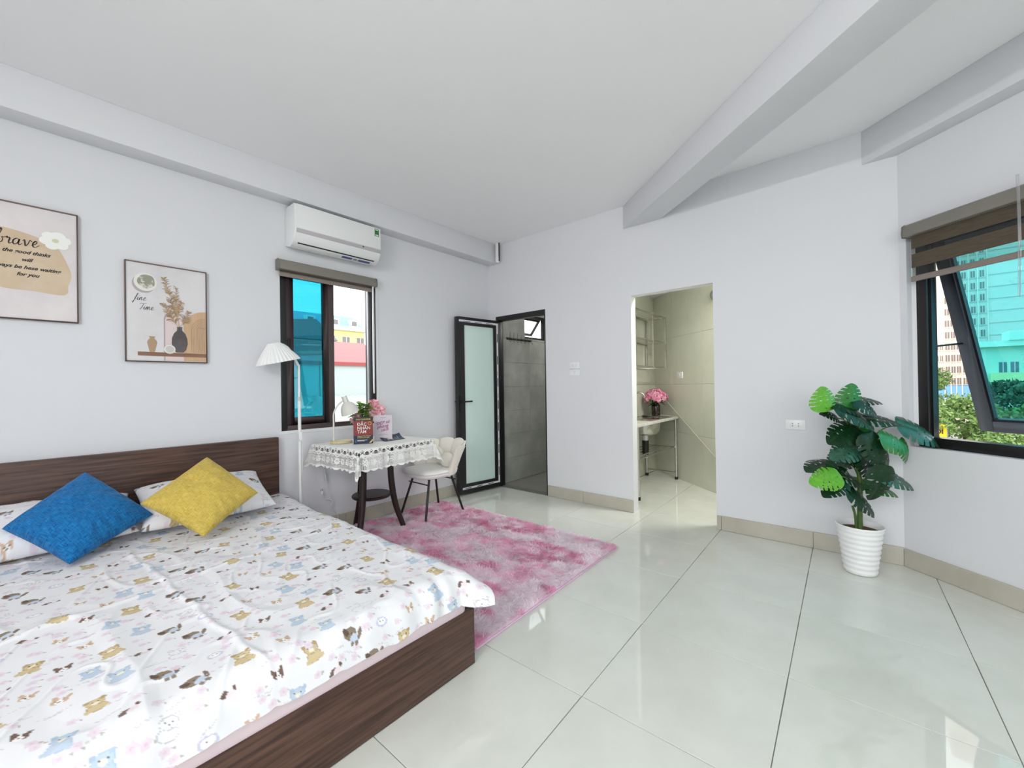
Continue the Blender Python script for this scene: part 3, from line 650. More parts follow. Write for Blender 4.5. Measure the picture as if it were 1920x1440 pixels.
# ------------------------------------------------------------------ small side table under the window
TZ = .757; tcx, tcy, trz = -3.045, 1.785, R_(6)
MAHOG = mat('dark_mahogany', (30, 15, 15), .35, spec=.4, var=(3, (48, 22, 21), .4, .7), stretch=(20, 20, 2))
tb = thing('side_table', 'small dark mahogany table with three curved legs and a round shelf', 'table', (tcx, tcy, 0), trz)
hx, hy = .298, .352
MB().box(-hx, hx, -hy, hy, TZ-.028, TZ-.001).build('tabletop', MAHOG, tb, bevel=.004)
Ti = Matrix.Rotation(-trz, 3, 'Z')
for wx, wy in ((-2.955, 1.585), (-2.975, 2.005), (-3.355, 1.775)):
    d = Ti @ Vector((wx-tcx, wy-tcy, 0)); c0 = Ti @ Vector((-3.10-tcx, 1.785-tcy, 0)); d = d-c0
    pts = [c0+Vector((d.x*k, d.y*k, z)) for k, z in ((.62, TZ-.03), (.60, .60), (.62, .42), (.74, .22), (1.0, .012))]
    MB().tube(catmull(pts, 6), [.022+.006*math.sin(i/24*PI) for i in range(25)], 10, flat=.8).build('leg', MAHOG, tb, smooth=40)
sh = Matrix.Translation(c0)
MB().lathe([(0, .295), (.150, .295), (.157, .303), (.157, .313), (.150, .32), (0, .32)], 40, M=sh).build('shelf', MAHOG, tb, smooth=40)
# lace cloth: real holes
def lace_cloth():
    drop = .172; st = .0026; A = np.arange(-hx-drop, hx+drop+st, st); B = np.arange(-hy-drop, hy+drop+st, st); AA, BB = np.meshgrid(A, B)
    da = np.maximum(0, abs(AA)-hx); db = np.maximum(0, abs(BB)-hy); e = np.hypot(da, db)+1e-9; ph = np.arctan2(db, da); cor = np.sin(2*ph)**2*(da > 0)*(db > 0)
    wave = .010*np.sin(np.where(da > db, BB, AA)*26+1.2)+.006*np.sin(np.where(da > db, BB, AA)*57)
    k = .10+.30*cor; rr = .012; out = rr*np.clip(e/rr, 0, 1)+np.maximum(0, e-rr)*k+wave*np.clip(e/drop, 0, 1)*(1-cor)
    outx = np.where(AA < -hx, np.minimum(out, .05), out)
    down = np.maximum(0, e-rr)*np.sqrt(np.clip(1-k*k, 0, 1))+np.where(e > 1e-6, np.minimum(e, rr)*.5, 0)
    X = np.sign(AA)*(np.minimum(abs(AA), hx)+outx*da/e); Y = np.sign(BB)*(np.minimum(abs(BB), hy)+out*db/e); Z = TZ+.0015-down*1.0
    V = np.stack([X, Y, Z], -1)
    ca = (AA[:-1, :-1]+AA[1:, 1:])/2; cb = (BB[:-1, :-1]+BB[1:, 1:])/2; da = np.maximum(0, abs(ca)-hx); db = np.maximum(0, abs(cb)-hy)
    d = np.maximum(da, db); l = np.where(da > db, cb, ca)
    keep = np.ones_like(d, bool); per = .074; lk = (l/per+.5) % 1*per-per/2
    r0 = np.hypot(lk, (d-.004)*1.0)
    hole = ((lk/.016)**2+((d-.036)/.011)**2 < 1) & (d > 0)
    hole |= (r0 > .042) & (r0 < .0465) & (d < .055) & (d > .012); l2 = (l/per) % 1*per-per/2
    hole |= ((abs(l2)+(d-.016)) % .016 < .0055) & (d > .014) & (d < .036) & (abs(l2) < .014)
    pf = .062; lf = (l/pf+.5) % 1*pf-pf/2; df = d-.106; rf = np.hypot(lf, df); th = np.arctan2(df, lf)
    flower = (rf < .027*(.55+.45*abs(np.cos(4*th)))) & ~((rf < .010) & (rf > .006))
    band = (d > .058) & (d < .152); gridh = ((l/.0104) % 1 < .7) & ((d/.0104) % 1 < .7)
    hole |= band & ~flower & gridh & (abs(d-.066-.006*np.cos(2*PI*l/pf)) > .004)
    keep &= ~hole; lim = .158+.013*abs(np.cos(PI*l/pf)); keep &= d < lim
    return V, keep
Vc, kp = lace_cloth()
LACE = mat('white_lace', (240, 240, 236), .85, spec=.2)
tcl = link('tablecloth', grid_mesh('tablecloth', Vc, LACE, Vc.shape[1], Vc.shape[0], keep=kp)); tcl.matrix_world = frame_mtx((tcx, tcy, 0), trz)
tag(tcl, 'white lace cloth with scalloped hem draped over the side table', 'tablecloth')
TT0 = TZ+.003
# desk lamp
CREAM = mat('cream_lacquer', (222, 220, 212), .35); PALEW = mat('pale_wood', (214, 198, 160), .5, var=(4, (196, 178, 136), .4, .7), stretch=(3, 30, 3))
dl = thing('desk_lamp', 'cream metal desk lamp with pale wooden base on the lace cloth', 'lamp', (-3.17, 1.565, TT0), 0)
MB().lathe([(0, 0), (.082, 0), (.086, .004), (.086, .016), (.082, .02), (0, .02)], 40).build('base', PALEW, dl, smooth=40)
zz = lambda z: z-TT0
MB().tube(catmull([(-.01, -.055, .02), (-.01, -.055, zz(.93)), (-.01, -.052, zz(1.0)), (-.01, -.02, zz(1.06)), (-.01, .022, zz(1.093))], 6), .0065, 10).build('pole', CREAM, dl, smooth=40)
ax = Vector((0, .058, -.145)).normalized(); hm = Matrix.Translation((-.01, .030, zz(1.135))) @ ax.to_track_quat('Z', 'Y').to_matrix().to_4x4()
MB().lathe([(0, 0), (.019, 0), (.021, .004), (.021, .05), (.024, .062)], 28, M=hm).build('socket', CREAM, dl, smooth=40)
MB().lathe([(.022, .055), (.040, .070), (.056, .092), (.066, .12), (.072, .150), (.070, .150), (.063, .120), (.053, .094), (.036, .073), (.018, .060)], 36, M=hm, cap=False).build('shade', CREAM, dl, smooth=50)
# books
def book(label, loc, rz, w, h, t, cover, spine, lean=0):
    b = thing('book', label, 'book', loc, rz, 'books on the side table')
    M = Matrix.Rotation(lean, 4, 'X')
    MB().box(.002, w-.003, .003, t-.003, .003, h-.003, M).build('pages', mat('paper', (236, 232, 222), .9), b)
    c = MB(); c.box(0, w, 0, .002, 0, h, M); c.box(0, w, t-.002, t, 0, h, M); c.build('cover', cover, b)
    MB().box(-.001, .001, 0, t, 0, h, M).build('spine', spine, b)
    return b, M
RED = mat('book_red', (132, 38, 36), .4); NAVY = mat('book_navy', (20, 32, 62), .4); BLK = mat('book_black', (28, 28, 26), .4); IVORY = mat('print_ivory', (238, 234, 228), .5)
GOLD = mat('print_gold', (206, 186, 104), .45); TEAL = mat('book_teal', (40, 96, 126), .4); MAG = mat('print_magenta', (168, 58, 128), .5)
bk, _ = book('red and navy paperback with white capitals standing upright on the lace cloth', (-2.995, 1.578, TT0), R_(59.4), .142, .206, .024, NAVY, TEAL)
MB().box(.001, .141, -.0006, 0, .066, .178).build('cover_panel', RED, bk); MB().box(.001, .141, -.0006, 0, .178, .205).build('cover_panel', BLK, bk)
for i, (t_, s_2) in enumerate((('DẮC', .033), ('NHÂN', .033), ('TÂM', .033))): lettering(t_, s_2, IVORY, bk, .026, -.0012, .152-i*.0295, bold=.0002, align='LEFT')
MB().box(.0255, .0365, -.0014, -.0006, .1505, .1530).build('lettering', IVORY, bk)
lettering('DALE CARNEGIE', .0145, GOLD, bk, .071, -.0012, .191, bold=.0003)
lettering('How to Win Friends', .0115, GOLD, bk, .028, -.0012, .060, shear=.1, bold=.0003, align='LEFT'); lettering('& Influence People', .0115, GOLD, bk, .028, -.0012, .049, shear=.1, bold=.0003, align='LEFT')
b_ = MB(); b_.xz([(.112, .006), (.128, .006), (.141, .022), (.141, .038)], -.001, 0); b_.build('corner_flash', GOLD, bk)
MB().lathe([(.0105, -.0004), (.0135, -.0004), (.0135, .0004), (.0105, .0004)], 24, M=Matrix.Translation((.118, -.0008, .158)) @ Matrix.Rotation(PI/2, 4, 'X'), cap=False).build('seal', GOLD, bk)
lg = MB(); lg.box(.012, .020, -.001, 0, .010, .034); lg.build('cover_stripe', TEAL, bk); ln_ = MB()
for k in range(2): MB().box(.026, .100-.02*k, -.001, 0, .028-k*.006, .0305-k*.006).build('small_print', IVORY, bk)
LAV = mat('book_lavender', (206, 198, 206), .45)
bk2, _ = book('pale lilac book with magenta handwriting standing behind the dark brochure', (-3.062, 1.792, TT0), R_(54.6), .142, .207, .02, LAV, IVORY, lean=R_(-2))
for i, (t_, z_, x_, s2) in enumerate((('DẸP từ', .145, .070, .034), ('phong', .115, .066, .036), ('cách', .088, .082, .034))): lettering(t_, s2, MAG, bk2, x_, -.001-.0, z_, shear=.35, bold=.0002, rot=R_(-10), extra=Matrix.Rotation(R_(0), 4, 'X'))
GREYP = mat('print_grey', (130, 124, 134), .6); MB().box(.05, .095, -.0012, -.0002, .186, .189, Matrix.Rotation(R_(-2), 4, 'X')).build('small_print', GREYP, bk2); MB().box(.03, .11, -.0012, -.0002, .045, .047, Matrix.Rotation(R_(-2), 4, 'X')).build('small_print', GREYP, bk2)
MB().box(.008, .024, -.0022, -.0012, .142, .1445).build('lettering', MAG, bk2)
# brochure
n1, n2 = 14, 10; P00, P10, P11, P01 = [Vector(p) for p in ((-2.934, 1.815, TT0), (-2.955, 2.02, TT0), (-3.085, 2.045, TT0+.040), (-3.055, 1.83, TT0+.030))]
c_ = (P00+P10+P11+P01)/4; c_.z = TT0; g = np.empty((n2, n1, 3))
for j in range(n2):
    for i in range(n1):
        u, v = i/(n1-1), j/(n2-1); p = P00*(1-u)*(1-v)+P10*u*(1-v)+P11*u*v+P01*(1-u)*v; p.z = TT0+.0015+(p.z-TT0)*v*1.0+.006*math.sin(u*PI*2)*v; g[j, i] = p-c_
br = thing('brochure', 'dark blue curling leaflet leaning open in front of the lilac book', 'leaflet', c_)
me = grid_mesh('sheet', g, mat('leaflet_print', (22, 34, 66), .3, var=(30, (60, 84, 130), .56, .72)), n1, n2); o = link('sheet', me, br); md = o.modifiers.new('thickness', 'SOLIDIFY'); md.thickness = .0015
def onsheet(u, v):
    x = g[min(int(v*(n2-1)), n2-1), min(int(u*(n1-1)), n1-1)]; return Vector(x)+Vector((.001, 0, .003))
for (u, v, w_, cm) in ((.18, .35, .006, GOLD), (.28, .5, .006, IVORY), (.45, .4, .004, IVORY), (.72, .5, .005, mat('print_sky', (150, 190, 215), .4)), (.62, .25, .004, mat('print_sky', (150, 190, 215), .4))):
    a_, b2_ = onsheet(u, max(v-.3, 0)), onsheet(min(u+.06, 1), min(v+.35, 1)); MB().tube([a_, (a_+b2_)/2+Vector((0, 0, .003)), b2_], [.001, w_*.6, .001], 6, flat=.3).build('print_streak', cm, br)
# artificial peonies in a vase behind the books
def petal_flower(c, r, npet, seed, layers=3, cup=.9):
    """rosette of curled petals, returns MB"""
    b = MB(); rng = random.Random(seed)
    for L_ in range(layers):
        k = max(3, int(npet*(1-.22*L_))); el = R_(15+62*L_/max(1, layers-1)*cup); rr = r*(1-.25*L_)
        for i in range(k):
            az = 2*PI*(i+.5*(L_ % 2))/k+rng.uniform(-.2, .2); e_ = el+rng.uniform(-.15, .15); vs = []; N_ = 4
            for a_ in range(N_):
                t = a_/(N_-1); ee = e_+.7*(1-t)*.6-.25*t; rad_ = rr*t; wd = rr*.62*math.sin(PI*min(.95, .22+.62*t))
                for s_3 in (-1, -.35, .35, 1):
                    p = Vector((rad_*math.cos(ee), s_3*wd*.55, rad_*math.sin(ee)+rr*.10*s_3*s_3*(.5+t)+rr*.06*math.sin(s_3*5+i)*t)); vs.append(Matrix.Rotation(az, 3, 'Z') @ p)
            b.add([Vector(c)+v for v in vs], [(a_*4+q, a_*4+q+1, a_*4+q+5, a_*4+q+4) for a_ in range(N_-1) for q in range(3)])
    return b
def pompom(r, n, seed):
    rng = random.Random(seed); b = MB()
    for i in range(n):
        z = 1-1.55*(i+.5)/n; a = i*2.39996+rng.uniform(-.2, .2); q = math.sqrt(max(0, 1-z*z)); d = Vector((q*math.cos(a), q*math.sin(a), z)); t = Vector((-math.sin(a), math.cos(a), 0)); u = d.cross(t)
        tw = rng.uniform(-.9, .9); t2 = t*math.cos(tw)+u*math.sin(tw); o = (d*.75+u*rng.uniform(-.35, .15)).normalized(); s = r*rng.uniform(.34, .46); c = d*r*rng.uniform(.45, .62); vs = []
        for k in range(4):
            f = k/3
            for w_ in (-1, -.4, .4, 1): vs.append(c+o*s*f*1.15+t2*s*.62*w_*(.45+.75*f*(1.25-f*.45))+d*s*.16*math.sin(w_*5+i)*f)
        b.add(vs, [(k*4+j, k*4+j+1, k*4+j+5, k*4+j+4) for k in range(3) for j in range(3)])
    return b
def leaf_blade(b, p, d, L_, w_, droop=.3):
    d = Vector(d).normalized(); s = d.cross(Vector((0, 0, 1))); s = s.normalized() if s.length > .05 else Vector((1, 0, 0)); vs = []; N_ = 6
    for i in range(N_):
        t = i/(N_-1); q = Vector(p)+d*L_*t+Vector((0, 0, -droop*L_*t*t)); ww = w_*math.sin(PI*min(1, .08+.92*t))*.5
        vs += [q-s*ww, q+Vector((0, 0, -.12*w_)), q+s*ww]
    b.add(vs, [(i*3+k, i*3+k+1, i*3+k+4, i*3+k+3) for i in range(N_-1) for k in range(2)])
PEONY = mat('peony_pink', (255, 186, 198), .7, var=(30, (255, 224, 230), .35, .7)); LEAFG = mat('leaf_green', (110, 158, 52), .6, var=(12, (150, 190, 84), .35, .7))
fv = thing('peony_vase', 'glass vase of pink peonies with green foliage behind the books', 'flower vase', (-3.27, 1.83, TT0))
MB().lathe([(.03, 0), (.038, .01), (.040, .06), (.028, .10), (.032, .12), (.030, .12), (.025, .10), (.036, .06), (.033, .014), (0, .012)], 28).build('vase', mat('pale_glaze', (214, 220, 222), .2, alpha=1), fv, smooth=40)
for (dy, z, dx_, r, sd) in ((.055, .245, .02, .062, 1), (.10, .215, .03, .055, 2), (.04, .205, .06, .055, 3), (-.115, .165, .05, .042, 4), (-.085, .195, .03, .032, 9), (.085, .28, -.01, .05, 5), (.14, .235, -.01, .05, 8)):
    ctr = Vector((dx_, dy, z)); tilt = Matrix.Rotation(R_(-25), 4, 'X') @ Matrix.Rotation(R_(38), 4, 'Y')
    pompom(r*1.12, 52, sd).build('bloom', PEONY, fv, smooth=60, mtx=Matrix.Translation(ctr) @ tilt)
    MB().tube(catmull([(0, 0, .06), (dx_*.3, dy*.3, z*.55), ctr], 5), .002, 6).build('stem', LEAFG, fv)
fo = MB(); rng = random.Random(5)
for i in range(110):
    a_ = rng.uniform(0, 2*PI); p = Vector((.02+rng.uniform(-.03, .05), rng.uniform(-.10, .01), rng.uniform(.16, .30))); leaf_blade(fo, p, (math.cos(a_), math.sin(a_)*.8, rng.uniform(-.2, .8)), rng.uniform(.05, .085), .042)
fo.build('foliage', LEAFG, fv, smooth=50)

# ------------------------------------------------------------------ shell chair
IVF = mat('ivory_velvet', (242, 238, 226), .8, spec=.2, sheen=.35, bump=(60, .06)); IVS = mat('ivory_leatherette', (242, 241, 237), .5, spec=.3)
ch = thing('chair', 'ivory scalloped shell chair on thin black legs beside the table', 'chair', (-3.085, 2.40, 0))
def superring(hx_, hy_, z, n=48, p=3.2):
    o = []
    for i in range(n):
        a_ = 2*PI*i/n; c, s = math.cos(a_), math.sin(a_); o.append((math.copysign(abs(c)**(2/p), c)*hx_, math.copysign(abs(s)**(2/p), s)*hy_, z))
    return o
def stack(rings, name, m, parent, smooth=50, off=(0, 0, 0)):
    b = MB(); n_ = len(rings[0]); vs = [p for r in rings for p in r]; fs = [(i*n_+j, i*n_+(j+1) % n_, (i+1)*n_+(j+1) % n_, (i+1)*n_+j) for i in range(len(rings)-1) for j in range(n_)]
    fs += [tuple(reversed(range(n_))), tuple((len(rings)-1)*n_+j for j in range(n_))]; b.add([Vector(p)+Vector(off) for p in vs], fs); return b.build(name, m, parent, smooth=smooth)
stack([superring(.17, .17, .372), superring(.20, .20, .376), superring(.215, .215, .392), superring(.218, .218, .405), superring(.214, .214, .410)], 'seat_base', IVS, ch, off=(0, -.02, 0))
stack([superring(.212, .212, .412), superring(.222, .222, .418), superring(.222, .222, .430), superring(.21, .21, .442), superring(.16, .16, .449), superring(.06, .06, .452)], 'seat', IVS, ch, off=(0, -.02, 0))
NP = 6; t0_, t1_ = R_(-95), R_(84)
for k in range(NP):
    a0 = t0_+(t1_-t0_)*k/NP; a1 = t0_+(t1_-t0_)*(k+1)/NP; na, nh = 9, 9; vs = []
    for layer in (0, 1):
        for i in range(na):
            f_ = i/(na-1); th_ = a0+(a1-a0)*f_; bul = math.sin(PI*f_)
            topz = .668+.022*(bul**.6)-.045*(abs((a0+a1)/2)/t1_)**2
            for j in range(nh):
                h_ = j/(nh-1); z = .385+(topz-.385)*h_; rb = .215+.11*h_**1.3
                thick = .024*(math.sin(PI*min(1, .12+.88*h_))**.4 if h_ < 1 else .45)*(.62+.38*bul**.5)
                rr = rb+(thick if layer else -thick*.8)
                if h_ == 1: rr = rb+(.006 if layer else -.006)
                vs.append((math.sin(th_)*rr, math.cos(th_)*rr*.98-.01, z))
    L0 = na*nh; fs = []
    for i in range(na-1):
        for j in range(nh-1):
            q = i*nh+j; fs.append((q, q+nh, q+nh+1, q+1)); fs.append((L0+q, L0+q+1, L0+q+nh+1, L0+q+nh))
        fs.append((i*nh+nh-1, (i+1)*nh+nh-1, L0+(i+1)*nh+nh-1, L0+i*nh+nh-1)); fs.append(((i+1)*nh, i*nh, L0+i*nh, L0+(i+1)*nh))
    for j in range(nh-1): fs.append((j, j+1, L0+j+1, L0+j)); e_ = (na-1)*nh; fs.append((e_+j+1, e_+j, L0+e_+j, L0+e_+j+1))
    MB().add(vs, fs).build('back_petal', IVF, ch, smooth=70)
for sx2 in (-1, 1):
    for sy2 in (-1, 1):
        foot = Vector((sx2*.186, sy2*.222-.002, .010)); topp = Vector((sx2*.118, sy2*.125, .375)); kn = foot.lerp(topp, .90)
        MB().tube(catmull([foot, foot.lerp(kn, .5), kn, topp], 5), .0105, 10).build('leg', DARKSTEEL, ch, smooth=40)
for sy2 in (-1, 1):
    MB().tube([(-.143, sy2*.160, .320), (.143, sy2*.160, .320)], .006, 8).build('crossbar', DARKSTEEL, ch, smooth=40)
for k, (x_, y_, r_) in enumerate(((-.02, .105, .088), (.150, .060, .072))):
    pc = MB().lathe([(.004, -.035), (r_*.6, -.034), (r_*.95, -.016), (r_, 0), (r_*.95, .016), (r_*.6, .034), (.004, .026)], 48, wob=lambda a_, t: 1+.028*math.sin(a_*18)).build('chair_cushion', IVF, smooth=70)
    pc.matrix_world = Matrix.Translation((-3.085+x_, 2.40+y_, .452+r_*.93)) @ Matrix.Rotation(R_(-75), 4, 'X') @ Matrix.Rotation(R_(20-50*k), 4, 'Y')
    tag(pc, ('pleated ivory cushion in the middle of the shell chair', 'pleated ivory cushion tucked against the arm of the shell chair')[k], 'cushion', 'pleated chair cushions')

# ------------------------------------------------------------------ floor lamp
WM = mat('white_metal', (236, 236, 236), .3); SHADE = mat('white_pleated_fabric', (240, 240, 240), .85, spec=.15)
fx, fy = -3.262, 1.285
fl_ = thing('floor_lamp', 'white floor lamp with a pleated shade beside the headboard', 'lamp', (fx, fy, 0))
MB().lathe([(0, .001), (.055, .001), (.058, .006), (.056, .018), (.014, .024), (0, .024)], 32).build('base', WM, fl_, smooth=40)
MB().tube([(0, 0, .02), (0, 0, 1.12)], .0115, 12).build('pole', WM, fl_, smooth=40)
MB().tube(catmull([(0, 0, 1.10), (0, 0, 1.35), (0, -.008, 1.385), (0, -.062, 1.487), (0, -.10, 1.522), (0, -.145, 1.533), (0, -.18, 1.52)], 6), .0085, 12).build('arm', WM, fl_, smooth=40)
MB().lathe([(.0125, 1.105), (.0125, 1.135)], 16).build('collar', mat('lamp_collar', (200, 200, 200), .3), fl_, smooth=40)
MB().box(.004, .022, -.012, .012, .80, .868).build('cord_switch', WM, fl_, bevel=.004)
MB().tube(catmull([(.014, .002, .868), (.016, .008, .84), (.02, .012, .70), (-.005, .02, .45), (-.02, .075, .28), (-.02, .10, .05), (-.05, .15, .012)], 6), .003, 6).build('cord', mat('white_cord', (222, 222, 222), .5), fl_)
sm_ = Matrix.Translation((0, -.172, 1.532)) @ Matrix.Rotation(R_(13), 4, 'X')
MB().lathe([(.040, .002), (.052, -.012), (.090, -.058), (.124, -.105), (.140, -.132), (.143, -.140), (.140, -.139), (.120, -.104), (.086, -.058), (.048, -.014), (.038, -.002)], 160, M=sm_, cap=False, wob=lambda a_, t: 1+.042*math.sin(a_*34)).build('shade', SHADE, fl_, smooth=70)
MB().ball((0, 0, -.06), .025, 14, 10, M=sm_).build('bulb', mat('milk_glass', (245, 245, 240), .3), fl_, smooth=60)

# ------------------------------------------------------------------ monstera
px0, py0 = -.030, 3.335
pot = thing('plant_pot', 'white ribbed plastic pot standing by the wall corner', 'pot', (px0, py0, 0))
prof = [(0, .002), (.076, .002), (.081, .008)]
for i in range(57):
    t = i/56; z = .012+t*.265; prof.append((.082+.032*t+.0024*math.sin(t*PI*2*8.5), z))
prof += [(.118, .286), (.121, .294), (.118, .299), (.113, .297), (.108, .27), (.103, .23), (0, .23)]
MB().lathe(prof, 56).build('pot_body', mat('white_pot', (238, 239, 240), .3, spec=.5), pot, smooth=60)
so_ = MB().lathe([(0, .232), (.100, .232), (.104, .262), (.07, .270), (0, .272)], 32).build('soil', mat('soil', (96, 74, 48), .95, var=(60, (60, 46, 32), .4, .6), bump=(60, .6)), pot, smooth=60)
pt = thing('monstera', 'artificial monstera plant with glossy split leaves in the white pot', 'plant', (px0, py0, .28))
LG = [mat('monstera_dark', (11, 42, 22), .38, spec=.3, var=(9, (20, 62, 32), .35, .7)), mat('monstera_mid', (34, 104, 40), .34, spec=.4, var=(9, (54, 132, 52), .35, .7)), mat('monstera_bright', (78, 152, 34), .34, spec=.4, var=(9, (108, 176, 54), .35, .7)), mat('monstera_blue', (34, 76, 58), .3, spec=.4, var=(9, (60, 102, 82), .35, .7))]
STEM = mat('monstera_stem', (66, 96, 40), .5, var=(20, (86, 112, 50), .4, .6))
def monstera_leaf(L_, W_, seed, droop=.25, fold=.18):
    rng = random.Random(seed); nu, nv = 60, 25; u = np.linspace(0, 1, nu); v = np.linspace(-1, 1, nv); UU, VV = np.meshgrid(u, v, indexing='ij')
    prof_ = np.sin(PI*np.clip(UU, 0, 1)**.60)**.55*(1-.12*UU); wd = W_/2*prof_*abs(VV)
    # veins sweep forward, the base lobes reach back
    fx_ = L_*(UU*1.04-.04)-L_*.20*(1-UU)**3*abs(VV)**1.2+.14*L_*(abs(VV)**1.4)*(1-UU)*.4; X = fx_; Y = np.sign(VV)*wd
    Z = -droop*L_*UU**2+fold*abs(Y)-1.2*np.abs(Y)**2/W_*.55+.004*np.sin(UU*42)*abs(VV)
    Vv = np.stack([X, Y, Z], -1)
    keep = np.ones((nu-1, nv-1), bool); uc = (UU[:-1, :-1]+UU[1:, 1:])/2; vc = (VV[:-1, :-1]+VV[1:, 1:])/2
    for sgn in (-1, 1):
        for k in range(5):
            c_u = .20+.145*k+rng.uniform(-.015, .015)+.0; wv = .015+.007*rng.random(); v0_ = .50+.14*rng.random()
            keep &= ~((vc*sgn > v0_) & (abs(uc-c_u-.04*(abs(vc)-.5)) < wv*(abs(vc)-v0_+.25)*1.9))
    for sgn in (-1, 1):
        for k in range(2): c_u = .32+.18*k; keep &= ~((abs(uc-c_u-.07) < .014) & (abs(vc*sgn-.26) < .06))
    return grid_mesh('leaf', Vv.transpose(1, 0, 2).copy(), LG[0], nu, nv, keep=keep.T)
LM = [monstera_leaf(1, .95, s, dr, fo_) for s, dr, fo_ in ((1, .15, .10), (2, .30, .16), (3, .45, .2))]+[monstera_leaf(1, 1.30, 4, .05, .06)]
LMM = {}
RV = Vector((.756, .654, 0)).normalized(); TV = Vector((.654, -.757, 0)).normalized(); UPV = Vector((0, 0, 1)); PPM = .000968
# (x, y in the plant's own elevation drawing, length, tip direction deg, facing 0 top-up..1 toward the room, toward room m, colour, mesh)
LEAVES = [(345, 195, 138, 100, .9, .06, 2, 3), (545, 185, 150, 85, .62, .03, 1, 3), (690, 222, 190, 5, .25, -.02, 0, 1), (480, 262, 180, 160, .35, .05, 0, 1), (635, 268, 150, -20, .5, .06, 0, 2),
 (540, 325, 230, -25, .35, .09, 0, 1), (425, 312, 110, 150, .5, .02, 0, 2), (722, 345, 210, 2, .3, .05, 0, 1), (470, 440, 200, 195, .5, .05, 0, 1), (745, 492, 175, -20, .6, .12, 1, 0), (975, 440, 235, -22, .45, .06, 3, 1),
 (872, 558, 150, -50, .6, .06, 1, 2), (450, 548, 170, 190, .5, .08, 3, 1), (620, 545, 200, -70, .5, .12, 0, 1), (775, 600, 190, -45, .6, .03, 0, 2), (552, 612, 130, 215, .5, .0, 0, 2), (385, 648, 220, 175, .25, -.02, 0, 1), (290, 705, 165, 190, .6, .12, 2, 0),
 (365, 765, 150, 200, .4, .10, 0, 1), (490, 700, 200, 150, .4, .04, 0, 1), (765, 712, 210, -15, .4, .10, 3, 1), (725, 782, 210, -8, .25, .03, 1, 1), (560, 860, 190, -40, .4, .10, 0, 1), (630, 745, 200, -95, .6, .13, 0, 2), (520, 470, 170, 120, .4, -.05, 0, 1), (690, 440, 160, 40, .5, -.06, 1, 0), (425, 600, 110, 230, .6, .05, 0, 2), (640, 640, 190, -60, .6, .05, 0, 2)]
def pl_pt(x, y, dt):   # elevation drawing -> plant space; stem at x=618, soil at y=1040
    return RV*((x-618)*PPM)+UPV*((1040-y)*PPM)+TV*dt
trunk = catmull([pl_pt(618, 1075, 0), pl_pt(622, 900, 0), pl_pt(618, 760, .01), pl_pt(612, 640, 0), pl_pt(606, 520, 0), pl_pt(600, 400, 0)], 6)
MB().tube(trunk, [.0155-.008*i/(len(trunk)-1) for i in range(len(trunk))], 12).build('trunk', STEM, pt, smooth=40)
t2 = catmull([pl_pt(590, 1075, .01), pl_pt(580, 960, .012), pl_pt(566, 900, .01)], 5); MB().tube(t2, .007, 8).build('trunk', STEM, pt, smooth=40)
for i, (x, y, ln2, deg, face, dt, ci, mi) in enumerate(LEAVES):
    a_ = R_(deg); tipd = RV*math.cos(a_)+UPV*math.sin(a_)
    tipd = (tipd+TV*(.35 if face < .6 else .05)).normalized(); nrm = (UPV*(1-face)+TV*face+RV*.08*math.sin(i*2.3)); nrm = (nrm-tipd*nrm.dot(tipd)).normalized(); sd = nrm.cross(tipd)
    Ls = ln2*PPM*1.0; ctr = pl_pt(x, y, dt); basep = ctr-tipd*Ls*.5+nrm*.1*Ls
    M4 = Matrix.Identity(4)
    for r in range(3): M4[r][0], M4[r][1], M4[r][2], M4[r][3] = tipd[r]*Ls, sd[r]*Ls, nrm[r]*Ls, basep[r]
    key = (mi, ci)
    if key not in LMM: q = LM[mi].copy(); q.materials[0] = LG[ci]; LMM[key] = q
    lf_ = link('leaf', LMM[key], pt, M4)
    hz = max(.06, min(.60, basep.z-.16)); anchor = Vector((0, 0, hz)) if y > 300 else Vector((RV.x*-.012, RV.y*-.012, .60)); midp = anchor.lerp(basep, .55)+Vector((0, 0, .045))
    MB().tube(catmull([anchor, midp, basep], 6), [.0035]*13, 6).build('petiole', STEM, pt, smooth=40)
